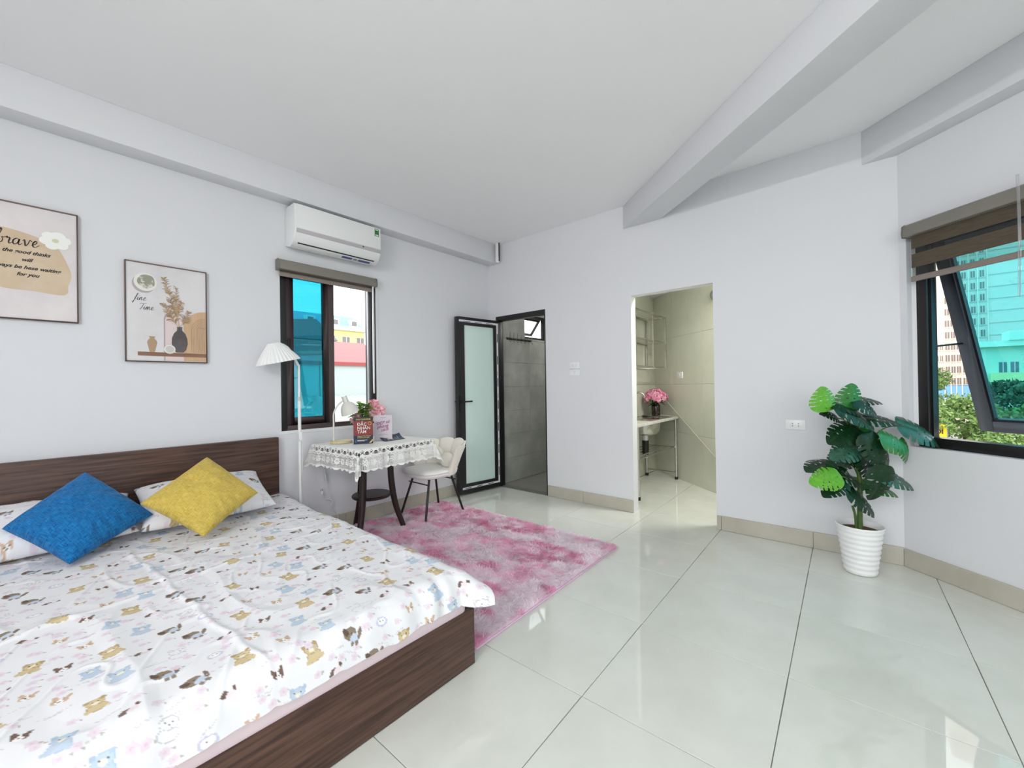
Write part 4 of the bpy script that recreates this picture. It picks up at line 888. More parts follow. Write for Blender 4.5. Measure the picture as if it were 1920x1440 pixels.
# ------------------------------------------------------------------ wall pictures
def ribbon(b, pts, w, y, n=7, ends=.35):
    """flat brush stroke in x,z at depth y"""
    P = catmull([(p[0], 0, p[1]) for p in pts], n); k = len(P); vs = []
    for i, p in enumerate(P):
        t = (P[min(i+1, k-1)]-P[max(i-1, 0)]).normalized(); nn = Vector((-t.z, 0, t.x)); f = i/(k-1)
        ww = w*.5*(ends+(1-ends)*math.sin(PI*min(1, max(0, .06+.88*f)))**.6)*(1.15 if t.z < -.2 else .75)
        vs += [(p.x-nn.x*ww, y, p.z-nn.z*ww), (p.x+nn.x*ww, y, p.z+nn.z*ww)]
    b.add(vs, [(2*i, 2*i+2, 2*i+3, 2*i+1) for i in range(k-1)])
GLY = {  # cursive strokes, x-height 1
 'b': ([[(0, .2), (.25, 1.2), (.42, 2.0), (.30, 2.15), (.18, 1.6), (.14, .5), (.3, .02), (.58, .1), (.68, .5), (.55, .85), (.75, .80)]], .75),
 'r': ([[(0, .80), (.15, .95), (.28, 1.05), (.32, .85), (.5, .9), (.58, .75), (.52, .3), (.62, .02), (.85, .25)]], .85),
 'a': ([[(.62, .8), (.4, .98), (.12, .7), (.08, .25), (.28, .02), (.55, .35), (.66, .9), (.62, .3), (.75, .02), (1.0, .3)]], 1.0),
 'v': ([[(0, .7), (.15, .95), (.25, .5), (.36, .03), (.6, .45), (.7, .95), (.95, .8)]], .92),
 'e': ([[(0, .25), (.35, .45), (.52, .75), (.38, .98), (.15, .6), (.18, .15), (.42, .0), (.85, .4)]], .8),
 'f': ([[(.05, .3), (.4, 1.0), (.62, 1.8), (.5, 2.0), (.38, 1.5), (.25, .2), (.1, -.7), (0, -.95), (-.02, -.5), (.3, .1), (.6, .4)], [(.1, .85), (.65, .95)]], .68),
 'i': ([[(0, .3), (.18, .9), (.14, .3), (.25, .02), (.5, .3)], [(.27, 1.25), (.33, 1.32)]], .5),
 'n': ([[(0, .3), (.12, .9), (.06, .02), (.3, .8), (.48, .9), (.5, .3), (.62, .02), (.85, .3)]], .85),
 'm': ([[(0, .3), (.12, .9), (.06, .02), (.28, .8), (.42, .88), (.42, .02), (.62, .8), (.78, .88), (.8, .3), (.92, .02), (1.12, .3)]], 1.12),
 'T': ([[(-.35, 1.5), (-.1, 1.85), (.5, 1.8), (1.2, 2.0)], [(.55, 1.85), (.4, .9), (.15, .05), (-.1, .1)]], .75)}
def cursive(word, size, w, m, parent, x, y, z, slope=.0, slant=.12, name='lettering'):
    b = MB(); cx = 0
    for ch_ in word:
        st_, adv = GLY[ch_]
        for s in st_:
            ribbon(b, [((x+(cx+p[0]+p[1]*slant)*size), z+p[1]*size+slope*(cx+p[0])*size) for p in s], w, y)
        cx += adv
    return b.build(name, m, parent)
INK = mat('print_ink', (34, 28, 34), .6); FRAMEB = mat('picture_frame_brown', (112, 90, 84), .45)
PAPER1 = mat('print_plaster', (216, 210, 214), .55, var=(5, (228, 221, 220), .35, .68), bump=(9, .05))
def disc(b, cx, cz, rx, rz, y, n=28, a0=0, wob=0, seed=0):
    rng = random.Random(seed); ph = rng.uniform(0, 6); pts = []
    for i in range(n):
        a = a0+2*PI*i/n; k = 1+wob*(math.sin(3*a+ph)*.5+math.sin(5*a+2*ph)*.5); pts.append((cx+rx*k*math.cos(a), y, cz+rz*k*math.sin(a)))
    b.add(pts, [tuple(range(n))])
def picture(label, y0, z0, w, h):
    p = thing('wall_picture', label, 'picture', (XL, y0, z0), PI/2, 'framed prints above the bed')
    rect_frame(MB(), 0, w, 0, h, .006, -.022, -.001).build('frame', FRAMEB, p, bevel=.001); return p
# quote print
pw, phh = .405, .622
p1 = picture('larger framed quote print reading brave on a beige paint blot', -.264, 1.592, pw, phh)
MB().box(.006, pw-.006, -.016, -.002, .006, phh-.006).build('print', PAPER1, p1)
bl_ = MB(); pts = [(.02, .36), (.035, .44), (.10, .478), (.17, .476), (.25, .455), (.32, .42), (.355, .35), (.378, .27), (.365, .205), (.362, .165), (.33, .150), (.24, .158), (.14, .160), (.03, .19), (.012, .26)]
P_ = catmull([(a, 0, b) for a, b in pts+[pts[0]]], 6)[:-1]; bl_.add([(q.x, -.0164, q.z) for q in P_], [tuple(range(len(P_)))]); bl_.build('paint_blot', mat('print_tan', (214, 194, 168), .6, var=(6, (203, 178, 148), .4, .7)), p1)
cursive('brave', .0345, .0052, INK, p1, .108, -.0172, .398, slope=.0)
for t_, z_, x_ in (('the good thinks', .363, .213), ('will', .322, .213), ('always be hese waiting', .281, .213), ('for you', .243, .217)): lettering(t_, .0265, INK, p1, x_, -.0172, z_, shear=.42, bold=.0007)
fw = MB()
for k in range(6):
    a = k*PI/3+.2; disc(fw, .318+.034*math.cos(a), .452+.030*math.sin(a), .028, .022, -.0178-.0001*k, 18, wob=.05, seed=k)
fw.build('flower', mat('print_white', (242, 243, 238), .6), p1); f2 = MB(); disc(f2, .318, .452, .013, .011, -.0188, 16); f2.build('flower_heart', mat('print_sage', (206, 212, 176), .6), p1)
# still-life print
qw, qh = .412, .624
p2 = picture('smaller framed still life print with pampas grass in a dark vase', .333, 1.382, qw, qh)
MB().box(.006, qw-.006, -.016, -.002, .006, qh-.006).build('print', mat('print_marble', (222, 220, 222), .5, var=(4, (208, 204, 206), .45, .75)), p2)
def UV(u, v): return (u*qw, (1-v)*qh)
Y1, Y2, Y3, Y4, Y5 = -.0163, -.0168, -.0173, -.0178, -.0183
def arch(u0, u1, vt, vb, y, m, name):
    (x0, zt), (x1, zb) = UV(u0, vt), UV(u1, vb); r = (x1-x0)/2; cx = (x0+x1)/2; pts = [(x0, y, zb), (x1, y, zb)]+[(cx+r*math.cos(a), y, zt-r+r*math.sin(a)) for a in np.linspace(0, PI, 24)]
    MB().add(pts, [tuple(range(len(pts)))]).build(name, m, p2)
arch(.445, .70, .47, .985, Y1, mat('print_grey_arch', (176, 166, 168), .6), 'arch'); arch(.462, .69, .49, .985, Y2-.0001, mat('print_blush', (222, 206, 204), .6), 'arch')
(xa, za), (xb, zb_) = UV(.69, .44), UV(.985, .985); r_ = xb-xa
pts = [(xa, Y2, zb_), (xb, Y2, zb_), (xb, Y2, za)]+[(xb-r_*math.sin(a), Y2, za-r_+r_*math.cos(a)) for a in np.linspace(0.05, PI/2, 14)]
MB().add(pts, [tuple(range(len(pts)))]).build('arch', mat('print_wood', (208, 176, 142), .6, var=(3, (196, 160, 124), .4, .7), stretch=(30, 1, 2)), p2)
li = MB()
for k in range(9):
    rr = (.19-.02*k)*qw; cx = .985*qw; zc = UV(0, .64)[1]
    ribbon(li, [(cx-rr, UV(0, .89)[1]), (cx-rr, zc)]+[(cx-rr*math.cos(a), zc+rr*math.sin(a)) for a in np.linspace(.3, 1.5, 5)], .0016, Y3, ends=1)
li.build('arch_lines', mat('print_umber', (104, 84, 76), .6), p2)
MB().add([(.14*qw, Y4, UV(0, .94)[1]), (.985*qw, Y4, UV(0, .94)[1]), (.985*qw, Y4, UV(0, .90)[1]), (.14*qw, Y4, UV(0, .90)[1])], [(0, 1, 2, 3)]).build('shelf', mat('print_shelf', (150, 112, 92), .6, var=(4, (128, 92, 74), .4, .7), stretch=(1, 1, 12)), p2)
def sil(prof, cu, v0, v1, hw, y, m, name):
    z1, z0 = UV(0, v0)[1], UV(0, v1)[1]; cx = cu*qw; L_ = [(cx-hw*r, y, z0+(z1-z0)*t) for r, t in prof]; Rr = [(cx+hw*r, y, z0+(z1-z0)*t) for r, t in prof]
    pts = Rr+L_[::-1]; MB().add(pts, [tuple(range(len(pts)))]).build(name, m, p2)
sil([(.45, 0), (.8, .12), (1, .35), (.95, .55), (.7, .74), (.33, .86), (.3, .95), (.38, 1)], .64, .625, .895, .042, Y5, mat('print_charcoal', (84, 78, 80), .6, var=(8, (108, 100, 100), .4, .7)), 'dark_vase')
sil([(.5, 0), (.75, .3), (1, .6), (.85, .75), (.45, .85), (.5, .93), (.65, 1)], .305, .74, .90, .024, Y5, mat('print_clay', (176, 148, 118), .6), 'clay_vase')
d_ = MB(); disc(d_, .515*qw, UV(0, .865)[1], .029, .029, Y5-.0003); d_.build('dish', mat('print_porcelain', (232, 228, 222), .6), p2)
d_ = MB(); disc(d_, .515*qw, UV(0, .865)[1], .022, .022, Y5-.0006); d_.build('dish_centre', mat('print_porcelain2', (206, 204, 198), .6), p2)
d_ = MB(); disc(d_, .215*qw, UV(0, .215)[1], .055, .057, Y1); d_.build('plate_shadow', mat('print_shade', (178, 172, 172), .6), p2)
d_ = MB(); disc(d_, .235*qw, UV(0, .195)[1], .055, .057, Y2); d_.build('plate', mat('print_porcelain', (232, 228, 222), .6), p2)
d_ = MB(); disc(d_, .245*qw, UV(0, .19)[1], .042, .044, Y3, wob=.06); d_.build('plate_pattern', mat('print_sage2', (150, 152, 134), .6, var=(22, (216, 216, 206), .5, .56)), p2)
PAM = [mat('print_pampas', (150, 122, 92), .6), mat('print_pampas2', (186, 158, 124), .6)]
def plume(u0, v0, u1, v1, n, L_, seed):
    rng = random.Random(seed); bb = [MB(), MB()]; (x0, z0), (x1, z1) = UV(u0, v0), UV(u1, v1); ax_ = math.atan2(z1-z0, x1-x0)
    for i in range(n):
        t = rng.random(); x = x0+(x1-x0)*t; z = z0+(z1-z0)*t; s = rng.choice((-1, 1)); a = ax_+s*rng.uniform(.15, .75); l = L_*(1-.55*t)*rng.uniform(.6, 1.1)
        ribbon(bb[i % 2], [(x, z), (x+l*.5*math.cos(a), z+l*.5*math.sin(a)), (x+l*math.cos(a+s*.35), z+l*math.sin(a+s*.35))], .0042, Y5-.0002-.000004*i, 3, .2)
    for q, m_ in zip(bb, PAM): q.build('pampas_plume', m_, p2)[ 'kind'] = 'stuff'
plume(.60, .52, .455, .13, 90, .050, 1); plume(.60, .53, .60, .22, 60, .045, 2); plume(.60, .60, .44, .40, 60, .042, 3); plume(.68, .60, .76, .46, 60, .042, 4); plume(.62, .5, .67, .36, 40, .04, 6)
st_ = MB()
for (u, v) in ((.60, .5), (.62, .5), (.55, .56), (.68, .58)): ribbon(st_, [UV(.64, .63), UV((u+.64)/2, (v+.63)/2), UV(u, v)], .0022, Y5, 4, 1)
st_.build('pampas_stems', PAM[1], p2)
cursive('fine', .021, .0022, INK, p2, .040, Y3, UV(0, .385)[1], slant=.25); cursive('Time', .021, .0022, INK, p2, .068, Y3, UV(0, .475)[1], slant=.25)

# ------------------------------------------------------------------ air conditioner
AW = mat('aircon_white', (234, 236, 236), .25, spec=.5); AST = mat('aircon_silver_band', (186, 180, 186), .3); 
ac = thing('air_conditioner', 'white split air conditioner mounted above the sliding window', 'air conditioner', (XL, 1.256, 2.295), PI/2)
aw = .722; prf = [(0, .025), (0, .31), (-.06, .318), (-.175, .318), (-.198, .305), (-.202, .12), (-.196, .085), (-.172, .040), (-.135, .012), (-.09, .0)]
b = MB(); n_ = len(prf); vs = [(x, y, z) for x in (0, aw) for y, z in prf]; fs = [tuple(range(n_)), tuple(reversed(range(n_, 2*n_)))]+[((i+1) % n_, i, n_+i, n_+(i+1) % n_) for i in range(n_)]
b.add(vs, fs).build('body', AW, ac, bevel=.006, seg=3)
MB().box(.012, aw-.004, -.2055, -.200, .125, .308).build('front_panel', AW, ac, bevel=.0025)
def slab(x0, x1, p, q, t): # thin plate between profile points p and q
    (y0, z0), (y1, z1) = p, q; d = Vector((0, y1-y0, z1-z0)).normalized(); nn = Vector((0, -d.z, d.y)); 
    if nn.y > 0: nn = -nn
    vs = [Vector((x, y, z))+nn*k for k in (0, t) for x in (x0, x1) for y, z in (p, q)]; return MB().add(vs, [(0, 1, 3, 2), (4, 6, 7, 5), (0, 2, 6, 4), (1, 5, 7, 3), (0, 4, 5, 1), (2, 3, 7, 6)])
slab(.010, aw-.003, (-.2015, .122), (-.196, .092), .003).build('silver_band', AST, ac, bevel=.001)
slab(.040, aw-.045, (-.193, .082), (-.158, .030), .004).build('louver', AW, ac, bevel=.0015)
slab(.036, aw-.042, (-.156, .029), (-.148, .022), .0015).build('outlet_slot', DARKSTEEL, ac)
MB().box(aw-.175, aw-.165, -.207, -.200, .108, .116).build('indicator', DARKSTEEL, ac)
ST1 = mat('sticker_blue', (74, 88, 150), .4); ST2 = mat('sticker_green', (40, 120, 62), .4)
slab(.40, .49, (-.138, .014), (-.112, .006), .001).build('sticker', ST1, ac); slab(.545, .655, (-.138, .014), (-.112, .006), .001).build('sticker', ST1, ac); slab(.500, .535, (-.136, .013), (-.114, .006), .001).build('sticker', mat('sticker_grey', (150, 150, 158), .4), ac)
gs = MB().box(aw-.062, aw-.022, -.2068, -.2050, .235, .298).build('energy_label', ST2, ac); MB().box(aw-.056, aw-.028, -.2074, -.2066, .286, .293).build('label_print', IVORY, ac); MB().box(aw-.056, aw-.028, -.2074, -.2066, .240, .248).build('label_print', IVORY, ac)
for xx in (.15, .50): MB().ball((xx, -.085, .0), (.012, .008, .004), 10, 6).build('screw_cap', AST, ac)

# ------------------------------------------------------------------ roller blinds
TAUPE = mat('taupe_cassette', (128, 124, 116), .45); TAUPE2 = mat('taupe_fabric', (92, 82, 68), .8, var=(2, (64, 56, 45), .38, .66), stretch=(6, 1, 260))
def blind(label, fr, x0, x1, zt, zr, zebra):
    r = thing('roller_blind', label, 'blind', *fr, group='roller blinds')
    pr3 = [(-.002, zt), (-.055, zt), (-.075, zt-.012), (-.08, zt-.05), (-.076, zt-.078), (-.002, zt-.078)]; n_ = len(pr3); b = MB(); vs = [(x, y, z) for x in (x0, x1) for y, z in pr3]
    b.add(vs, [tuple(reversed(range(n_))), tuple(range(n_, 2*n_))]+[(i, (i+1) % n_, n_+(i+1) % n_, n_+i) for i in range(n_)]).build('cassette', TAUPE, r, bevel=.003)
    for xa_, xb_ in ((x0-.006, x0), (x1, x1+.006)):
        vs = [(x, y*1.03, z+(.003 if z > zt-.04 else -.003)) for x in (xa_, xb_) for y, z in pr3]; MB().add(vs, [tuple(reversed(range(n_))), tuple(range(n_, 2*n_))]+[(i, (i+1) % n_, n_+(i+1) % n_, n_+i) for i in range(n_)]).build('end_cap', mat('taupe_cap', (112, 110, 106), .4), r, bevel=.002)
    MB().box(x0+.012, x1-.012, -.040, -.022, zr, zr+.034).build('bottom_rail', mat('taupe_rail', (136, 126, 118), .4), r, bevel=.006, seg=3)
    for (a, c, solid) in zebra:
        MB().box(x0+.016, x1-.016, -.034, -.031, a, c).build('fabric_band' if solid else 'sheer_band', TAUPE2 if solid else SHEER, r)
    return r
SHEER = glass('sheer_mesh', (.80, .80, .78), .02)
bl1 = blind('taupe roller blind rolled up above the sliding window', FL, 1.190, 2.008, 2.198, 2.072, [(2.106, 2.14, True)])
ch_ = MB().tube(catmull([(1.985, -.05, 2.12), (1.99, -.045, 1.9), (1.99, -.04, 1.3), (1.985, -.045, 1.15), (1.978, -.05, 1.3), (1.978, -.055, 2.12)], 8), .006, 6).build('pull_chain', WHITEPL, bl1)
bl2 = blind('taupe striped zebra blind half lowered over the awning window', FR, .080, 1.12, 2.158, 1.802, [(2.006, 2.10, True), (1.972, 2.006, False), (1.888, 1.972, True), (1.836, 1.888, False)])
cv = MB().tube(catmull([(.612, -.10, 2.20), (.615, -.10, 1.9), (.610, -.10, 1.6)], 6), .006, 8).build('pull_cord', glass('clear_plastic', (.86, .86, .88), .15), bl2, smooth=40)

# ------------------------------------------------------------------ switches, sockets, cords, pipe stub
def plate(label, fr, x, z, w, h, kind, cat, group='wall plates'):
    o = thing('wall_switch' if kind != 'socket' else 'wall_socket', label, cat, Matrix.LocRotScale(None, None, None) @ Vector(frame_mtx(*fr) @ Vector((x, 0, z))), fr[1], group)
    MB().box(-w/2, w/2, -.010, -.0005, -h/2, h/2).build('plate', WHITEPL, o, bevel=.003)
    if kind == 'socket':
        for s in (-1, 1):
            for q in (-1, 1): MB().box(s*.018-.0025, s*.018+.0025, -.0108, -.009, q*.008-.003, q*.008+.003).build('pin_hole', DARKSTEEL, o)
        MB().box(-.042, .042, -.0115, -.009, -.020, .020).build('insert', WHITEPL, o, bevel=.001)
        for s in (-1, 1):
            for q in (-1, 1): MB().box(s*.018-.0025, s*.018+.0025, -.0120, -.0112, q*.008-.003, q*.008+.003).build('pin_hole', DARKSTEEL, o)
    else:
        for i in range(kind):
            xx = (i-(kind-1)/2)*.03; MB().box(xx-.011, xx+.011, -.0135, -.0095, -.014, .014).build('rocker', mat('rocker_plastic', (226, 227, 229), .3), o, bevel=.002)
    return o
plate('upper white two gang light switch between door and kitchen opening', FB, 1.190, 1.394, .118, .068, 2, 'switch'); plate('lower white single light switch between door and kitchen opening', FB, 1.190, 1.323, .118, .068, 1, 'switch')
plate('white double socket on the wall left of the monstera', FB, 3.048, .879, .120, .072, 'socket', 'socket')
plate('square white switch on the cream kitchen tiles', ((KC[0], KC[1], 0), RZR), .634, 1.296, .118, .080, 1, 'switch')
cd = thing('lamp_cord', 'thin white cord with inline switch and loose plug hanging under the table', 'cord', (XL+.02, 1.53, .12), PI/2)
def cp(y, z, o=0): return (y-1.53, -.008-o, z-.12)
CORD = mat('white_cord', (222, 222, 222), .5)
MB().tube(catmull([cp(1.50, .66), cp(1.525, .56), cp(1.535, .50), cp(1.548, .42), cp(1.556, .36), cp(1.571, .294), cp(1.585, .262), cp(1.593, .244, .01), cp(1.578, .205), cp(1.600, .165), cp(1.635, .125), cp(1.640, .09), cp(1.622, .03, .01)], 6), .0028, 6).build('cord', CORD, cd, smooth=40)
MB().tube(catmull([cp(1.593, .250, .01), cp(1.56, .27), cp(1.535, .272), cp(1.518, .30), cp(1.512, .325)], 6), .0028, 6).build('cord', CORD, cd, smooth=40)
MB().tube([cp(1.536, .495), cp(1.546, .425)], .009, 8).build('inline_switch', mat('switch_body', (206, 206, 210), .4), cd, smooth=40)
pg = MB(); pg.tube([cp(1.512, .325), cp(1.508, .348)], .011, 10); pg.build('plug', WHITEPL, cd, smooth=40)
for s in (-.006, .006): MB().tube([cp(1.508+s, .348), cp(1.506+s, .366)], .002, 6).build('plug_pin', CHROME, cd)
ps = thing('pipe_stub', 'short white plastic pipe stub in the ceiling corner beside the beam', 'pipe', (XL+.205, 3.50, 2.66), 0)
MB().lathe([(.021, .03), (.021, .208)], 20).build('pipe', WHITEPL, ps, smooth=40); MB().lathe([(.0, -.022), (.016, -.018), (.025, .0), (.025, .035), (.021, .04)], 20).build('end_cap', WHITEPL, ps, smooth=40); MB().box(.024, .034, -.004, .004, -.005, .208).build('seam', mat('dark_gap', (40, 40, 42), .8), ps)

# ------------------------------------------------------------------ kitchen nook furniture
ZC = .785
sc_ = thing('sink_counter', 'stainless sink counter with pale slab on tubular legs in the kitchen nook', 'sink counter', (-2.0, 4.7, 0))
o_ = Vector((2.0, -4.7))
poly = [(-2.18, 3.84), (-1.715, 3.84), (-1.742, 5.185), (-2.18, 5.552)]
SLAB = mat('speckled_slab', (206, 206, 200), .3, var=(24, (176, 174, 166), .45, .7))
MB().prism([(x+o_.x, y+o_.y) for x, y in poly], ZC-.028, ZC).build('worktop', SLAB, sc_, bevel=.002)
top_ = MB().box(-2.15+o_.x, -1.76+o_.x, 4.36+o_.y, 5.03+o_.y, ZC+.0005, ZC+.006); top_.build('sink_deck', CHROME, sc_, bevel=.002)
for k in range(7): MB().box(-2.13+o_.x, -1.80+o_.x, 4.86+k*.022+o_.y, 4.87+k*.022+o_.y, ZC+.006, ZC+.009).build('drain_rib', CHROME, sc_)
MB().lathe([(.0, -.17), (.10, -.168), (.135, -.15), (.150, -.09), (.155, -.0)], 40, sx=1.1, sy=1.25, M=Matrix.Translation((-1.94+o_.x, 4.62+o_.y, ZC-.012))).build('sink_bowl', CHROME, sc_, smooth=50)
MB().lathe([(.025, -.24), (.03, -.235), (.03, -.165)], 18, M=Matrix.Translation((-1.94+o_.x, 4.62+o_.y, ZC-.012))).build('drain_collar', WHITEPL, sc_, smooth=40)
MB().lathe([(0, -.41), (.03, -.405), (.038, -.39), (.038, -.24)], 18, M=Matrix.Translation((-1.94+o_.x, 4.62+o_.y, ZC-.012))).build('drain_trap', DARKSTEEL, sc_, smooth=40)
for x, y in ((-1.778, 5.165), (-2.155, 5.165), (-1.76, 4.0), (-2.155, 4.0)):
    MB().tube([(x+o_.x, y+o_.y, .03), (x+o_.x, y+o_.y, ZC-.03)], .0155, 12).build('leg', CHROME, sc_, smooth=40); MB().lathe([(.018, .001), (.02, .004), (.02, .035), (.017, .035)], 14, M=Matrix.Translation((x+o_.x, y+o_.y, 0))).build('foot_cap', DARKSTEEL, sc_, smooth=40)
for zz_ in (.40, .085):
    for yy_ in (5.165, 4.0): MB().tube([(-2.155+o_.x, yy_+o_.y, zz_), (-1.77+o_.x, yy_+o_.y, zz_)], .009, 8).build('side_rail', CHROME, sc_, smooth=40)
for k in range(5): x = -2.12+k*.083; MB().tube([(x+o_.x, 4.0+o_.y, .405), (x+o_.x, 5.165+o_.y, .405)], .0085, 8).build('shelf_rod', CHROME, sc_, smooth=40)
fc = thing('faucet', 'tall curved chrome tap behind the sink', 'faucet', (-2.12, 4.70, ZC+.008))
MB().tube(catmull([(0, 0, 0), (0, 0, .18), (.01, .01, .265), (.06, .03, .30), (.11, .05, .275), (.12, .055, .235)], 6), .0105, 10).build('spout', CHROME, fc, smooth=40); MB().lathe([(.022, 0), (.022, .02), (.012, .03)], 16).build('base', CHROME, fc, smooth=40)
so2 = MB().box(-.03, .03, -.02, .02, 0, .014).build('soap_dish', DARKSTEEL, bevel=.004); so2.location = (-2.03, 4.83, ZC+.0095); tag(so2, 'small dark tray lying on the sink deck', 'tray')
# rose bouquet
rv_ = thing('rose_vase', 'dark glass jar of pink roses on the kitchen counter', 'flower vase', (-2.025, 5.17, ZC+.001))
JAR = mat('dark_amber_glass', (44, 30, 30), .12, spec=.6)
MB().lathe([(0, 0), (.048, 0), (.054, .008), (.054, .12), (.048, .138), (.040, .146), (.040, .162), (.036, .162), (.036, .14), (.0, .05)], 28).build('jar', JAR, rv_, smooth=40)
ROSE = [mat('rose_pink', (246, 186, 206), .7, var=(40, (228, 136, 170), .4, .65)), mat('rose_deep', (226, 132, 168), .7, var=(40, (244, 178, 200), .4, .65))]
rng = random.Random(8); ros = [petal_flower((0, 0, 0), .040, 7, s, 4) .mesh('rose', ROSE[s % 2], smooth=60) for s in range(4)]
for i in range(34):
    a = i*2.4; t = math.sqrt((i+.5)/34); el = PI/2-t*1.55; d = Vector((math.cos(a)*math.cos(el), math.sin(a)*math.cos(el), math.sin(el)*.95)); p = Vector((0, 0, .20))+d*.138
    p.x = max(p.x, -.115)
    link('rose', ros[i % 4], rv_, Matrix.Translation(p) @ d.to_track_quat('Z', 'Y').to_matrix().to_4x4())
    if i % 2 == 0: MB().tube([(0, 0, .13), (p.x*.6, p.y*.6, .19), p], .002, 5).build('stem', LEAFG, rv_)
fo = MB()
for i in range(60): a = rng.uniform(0, 2*PI); p = Vector((math.cos(a)*.06, math.sin(a)*.06, rng.uniform(.14, .25))); leaf_blade(fo, p, (math.cos(a), math.sin(a), rng.uniform(-.5, .4)), rng.uniform(.04, .07), .026)
fo.build('foliage', mat('rose_leaf', (52, 78, 44), .6), rv_, smooth=50)
# wall dish rack
dr = thing('dish_rack', 'stainless wall rack with shelves above the sink', 'rack', (-2.18, 4.90, 1.39), 0)
RY0, RY1, RD, RH = -.55, .36, .26, .66
for yy_ in (RY0, -.05, RY1):
    for xx in (.008, RD): MB().box(xx-.008, xx+.008, yy_-.008, yy_+.008, 0, RH).build('post', CHROME, dr)
for zz_ in (.008, .33, RH-.008):
    for xx in (.008, RD): MB().box(xx-.006, xx+.006, RY0, RY1, zz_-.008, zz_+.008).build('rail', CHROME, dr)
    for yy_ in (RY0, RY1): MB().box(0, RD, yy_-.006, yy_+.006, zz_-.008, zz_+.008).build('rail', CHROME, dr)
for zz_ in (.33, RH-.01):
    for k in range(6): xx = .03+k*.042; MB().tube([(xx, RY0, zz_-.01), (xx, RY1, zz_-.01)], .003, 6).build('rod', CHROME, dr)
dp = MB().tube([(.335, -.014, .96), (1.45, -.014, .30)], .008, 8).build('diagonal_pipe', mat('pipe_steel', (176, 174, 164), .35)); dp.matrix_world = frame_mtx(*FK); tag(dp, 'thin metal pipe running diagonally down the cream kitchen tiles', 'pipe')
kl = thing('wall_lamp', 'small round grey lamp high on the kitchen tiles', 'lamp', frame_mtx(*FK) @ Vector((1.33, 0, 2.14)), RZR)
MB().lathe([(0, .045), (.04, .04), (.058, .022), (.062, .004), (.062, .0005)], 28, M=Matrix.Rotation(PI/2, 4, 'X')).build('housing', mat('lamp_grey', (150, 152, 150), .35), kl, smooth=40)
lk = bpy.data.lights.new('kitchen_fill', 'AREA'); lk.shape = 'DISK'; lk.size = .3; lk.energy = 22; lk.color = (1, .98, .92); lko = bpy.data.objects.new('kitchen_fill', lk); COL.objects.link(lko); lko.location = (-.62, 3.98, 2.34)  # added fill light that brightens the kitchen from out of view
cl2 = thing('fill_lamp', 'flat round fill lamp added out of view in the kitchen nook', 'lamp', (-.62, 3.98, 2.38)); MB().lathe([(0, -.03), (.13, -.03), (.16, -.02), (.16, -.0005)], 32).build('diffuser', mat('fill_diffuser', (255, 250, 235), .5, emit=2), cl2, smooth=40)

# ------------------------------------------------------------------ bathroom hook rail
hr = thing('hook_rail', 'chrome rail with a row of coat hooks below the bathroom window', 'hook rail', (-3.345, 3.775, 1.787), PI/2)
MB().box(0, .50, -.006, -.0005, -.014, .014).build('rail', DARKSTEEL, hr, bevel=.002)
for k in range(7):
    x = .03+k*.073; MB().tube(catmull([(x, -.006, .0), (x, -.02, .004), (x, -.038, .03), (x, -.040, .075)], 5), .0038, 8).build('hook', CHROME, hr, smooth=40); MB().tube(catmull([(x, -.006, -.006), (x, -.02, -.025), (x, -.04, -.045), (x, -.045, -.03)], 5), .0034, 8).build('hook', CHROME, hr, smooth=40)
lb_ = bpy.data.lights.new('bathroom_fill', 'AREA'); lb_.shape = 'DISK'; lb_.size = .25; lb_.energy = 5.5; lbo = bpy.data.objects.new('bathroom_fill', lb_); COL.objects.link(lbo); lbo.location = (-2.62, 4.75, 2.31)  # hidden disc light added to lift the bathroom tiles
cl3 = thing('fill_lamp', 'flat round fill lamp added out of view in the bathroom', 'lamp', (-2.62, 4.75, 2.35)); MB().lathe([(0, -.03), (.13, -.03), (.16, -.02), (.16, -.0005)], 32).build('diffuser', MATS['fill_diffuser'], cl3, smooth=40)
# ------------------------------------------------------------------ outside the windows
gd = MB().box(-90, 120, -40, 190, -6.2, -6.0).build('ground', mat('street_ground', (150, 148, 140), .9)); tag(gd, 'street level far below the windows', 'ground', kind='structure')
def facade(name, label, x0, x1, y0, y1, z1, m, wins, wm, wsize, roof=None, face='y', z0=-6):
    t = thing(name, label, 'building', ((x0+x1)/2, (y0+y1)/2, z0), 0, 'buildings outside')
    cx, cy = (x0+x1)/2, (y0+y1)/2; MB().box(x0-cx, x1-cx, y0-cy, y1-cy, 0, z1-z0).build('walls', m, t)
    w, h = wsize; fm = mat('far_window_frame', (196, 190, 182), .6)
    if face == 'y': b = MB().box(-w/2, w/2, -.03, .15, -h/2, h/2); f = MB().box(-w/2-.12, w/2+.12, -.10, -.0, -h/2-.2, -h/2-.06)
    else: b = MB().box(-.15, .03, -w/2, w/2, -h/2, h/2); f = MB().box(0, .10, -w/2-.12, w/2+.12, -h/2-.2, -h/2-.06)
    me, fe = b.mesh('window', wm), f.mesh('sill', fm)
    bar = (MB().box(-.04, .04, -.06, -.02, -h/2, h/2) if face == 'y' else MB().box(.02, .06, -.04, .04, -h/2, h/2)).mesh('mullion', fm)
    for (a, z) in wins:
        p = (a-cx, y0-cy, z-z0) if face == 'y' else (x1-cx, a-cy, z-z0)
        o = link('window', me, t); o.location = p; link('sill', fe, o); link('mullion', bar, o)
    return t, cx, cy, z0
GLD = mat('far_glass', (120, 118, 120), .2); CREAMW = mat('cream_render', (226, 210, 196), .8); WHW = mat('white_render', (232, 236, 236), .8)
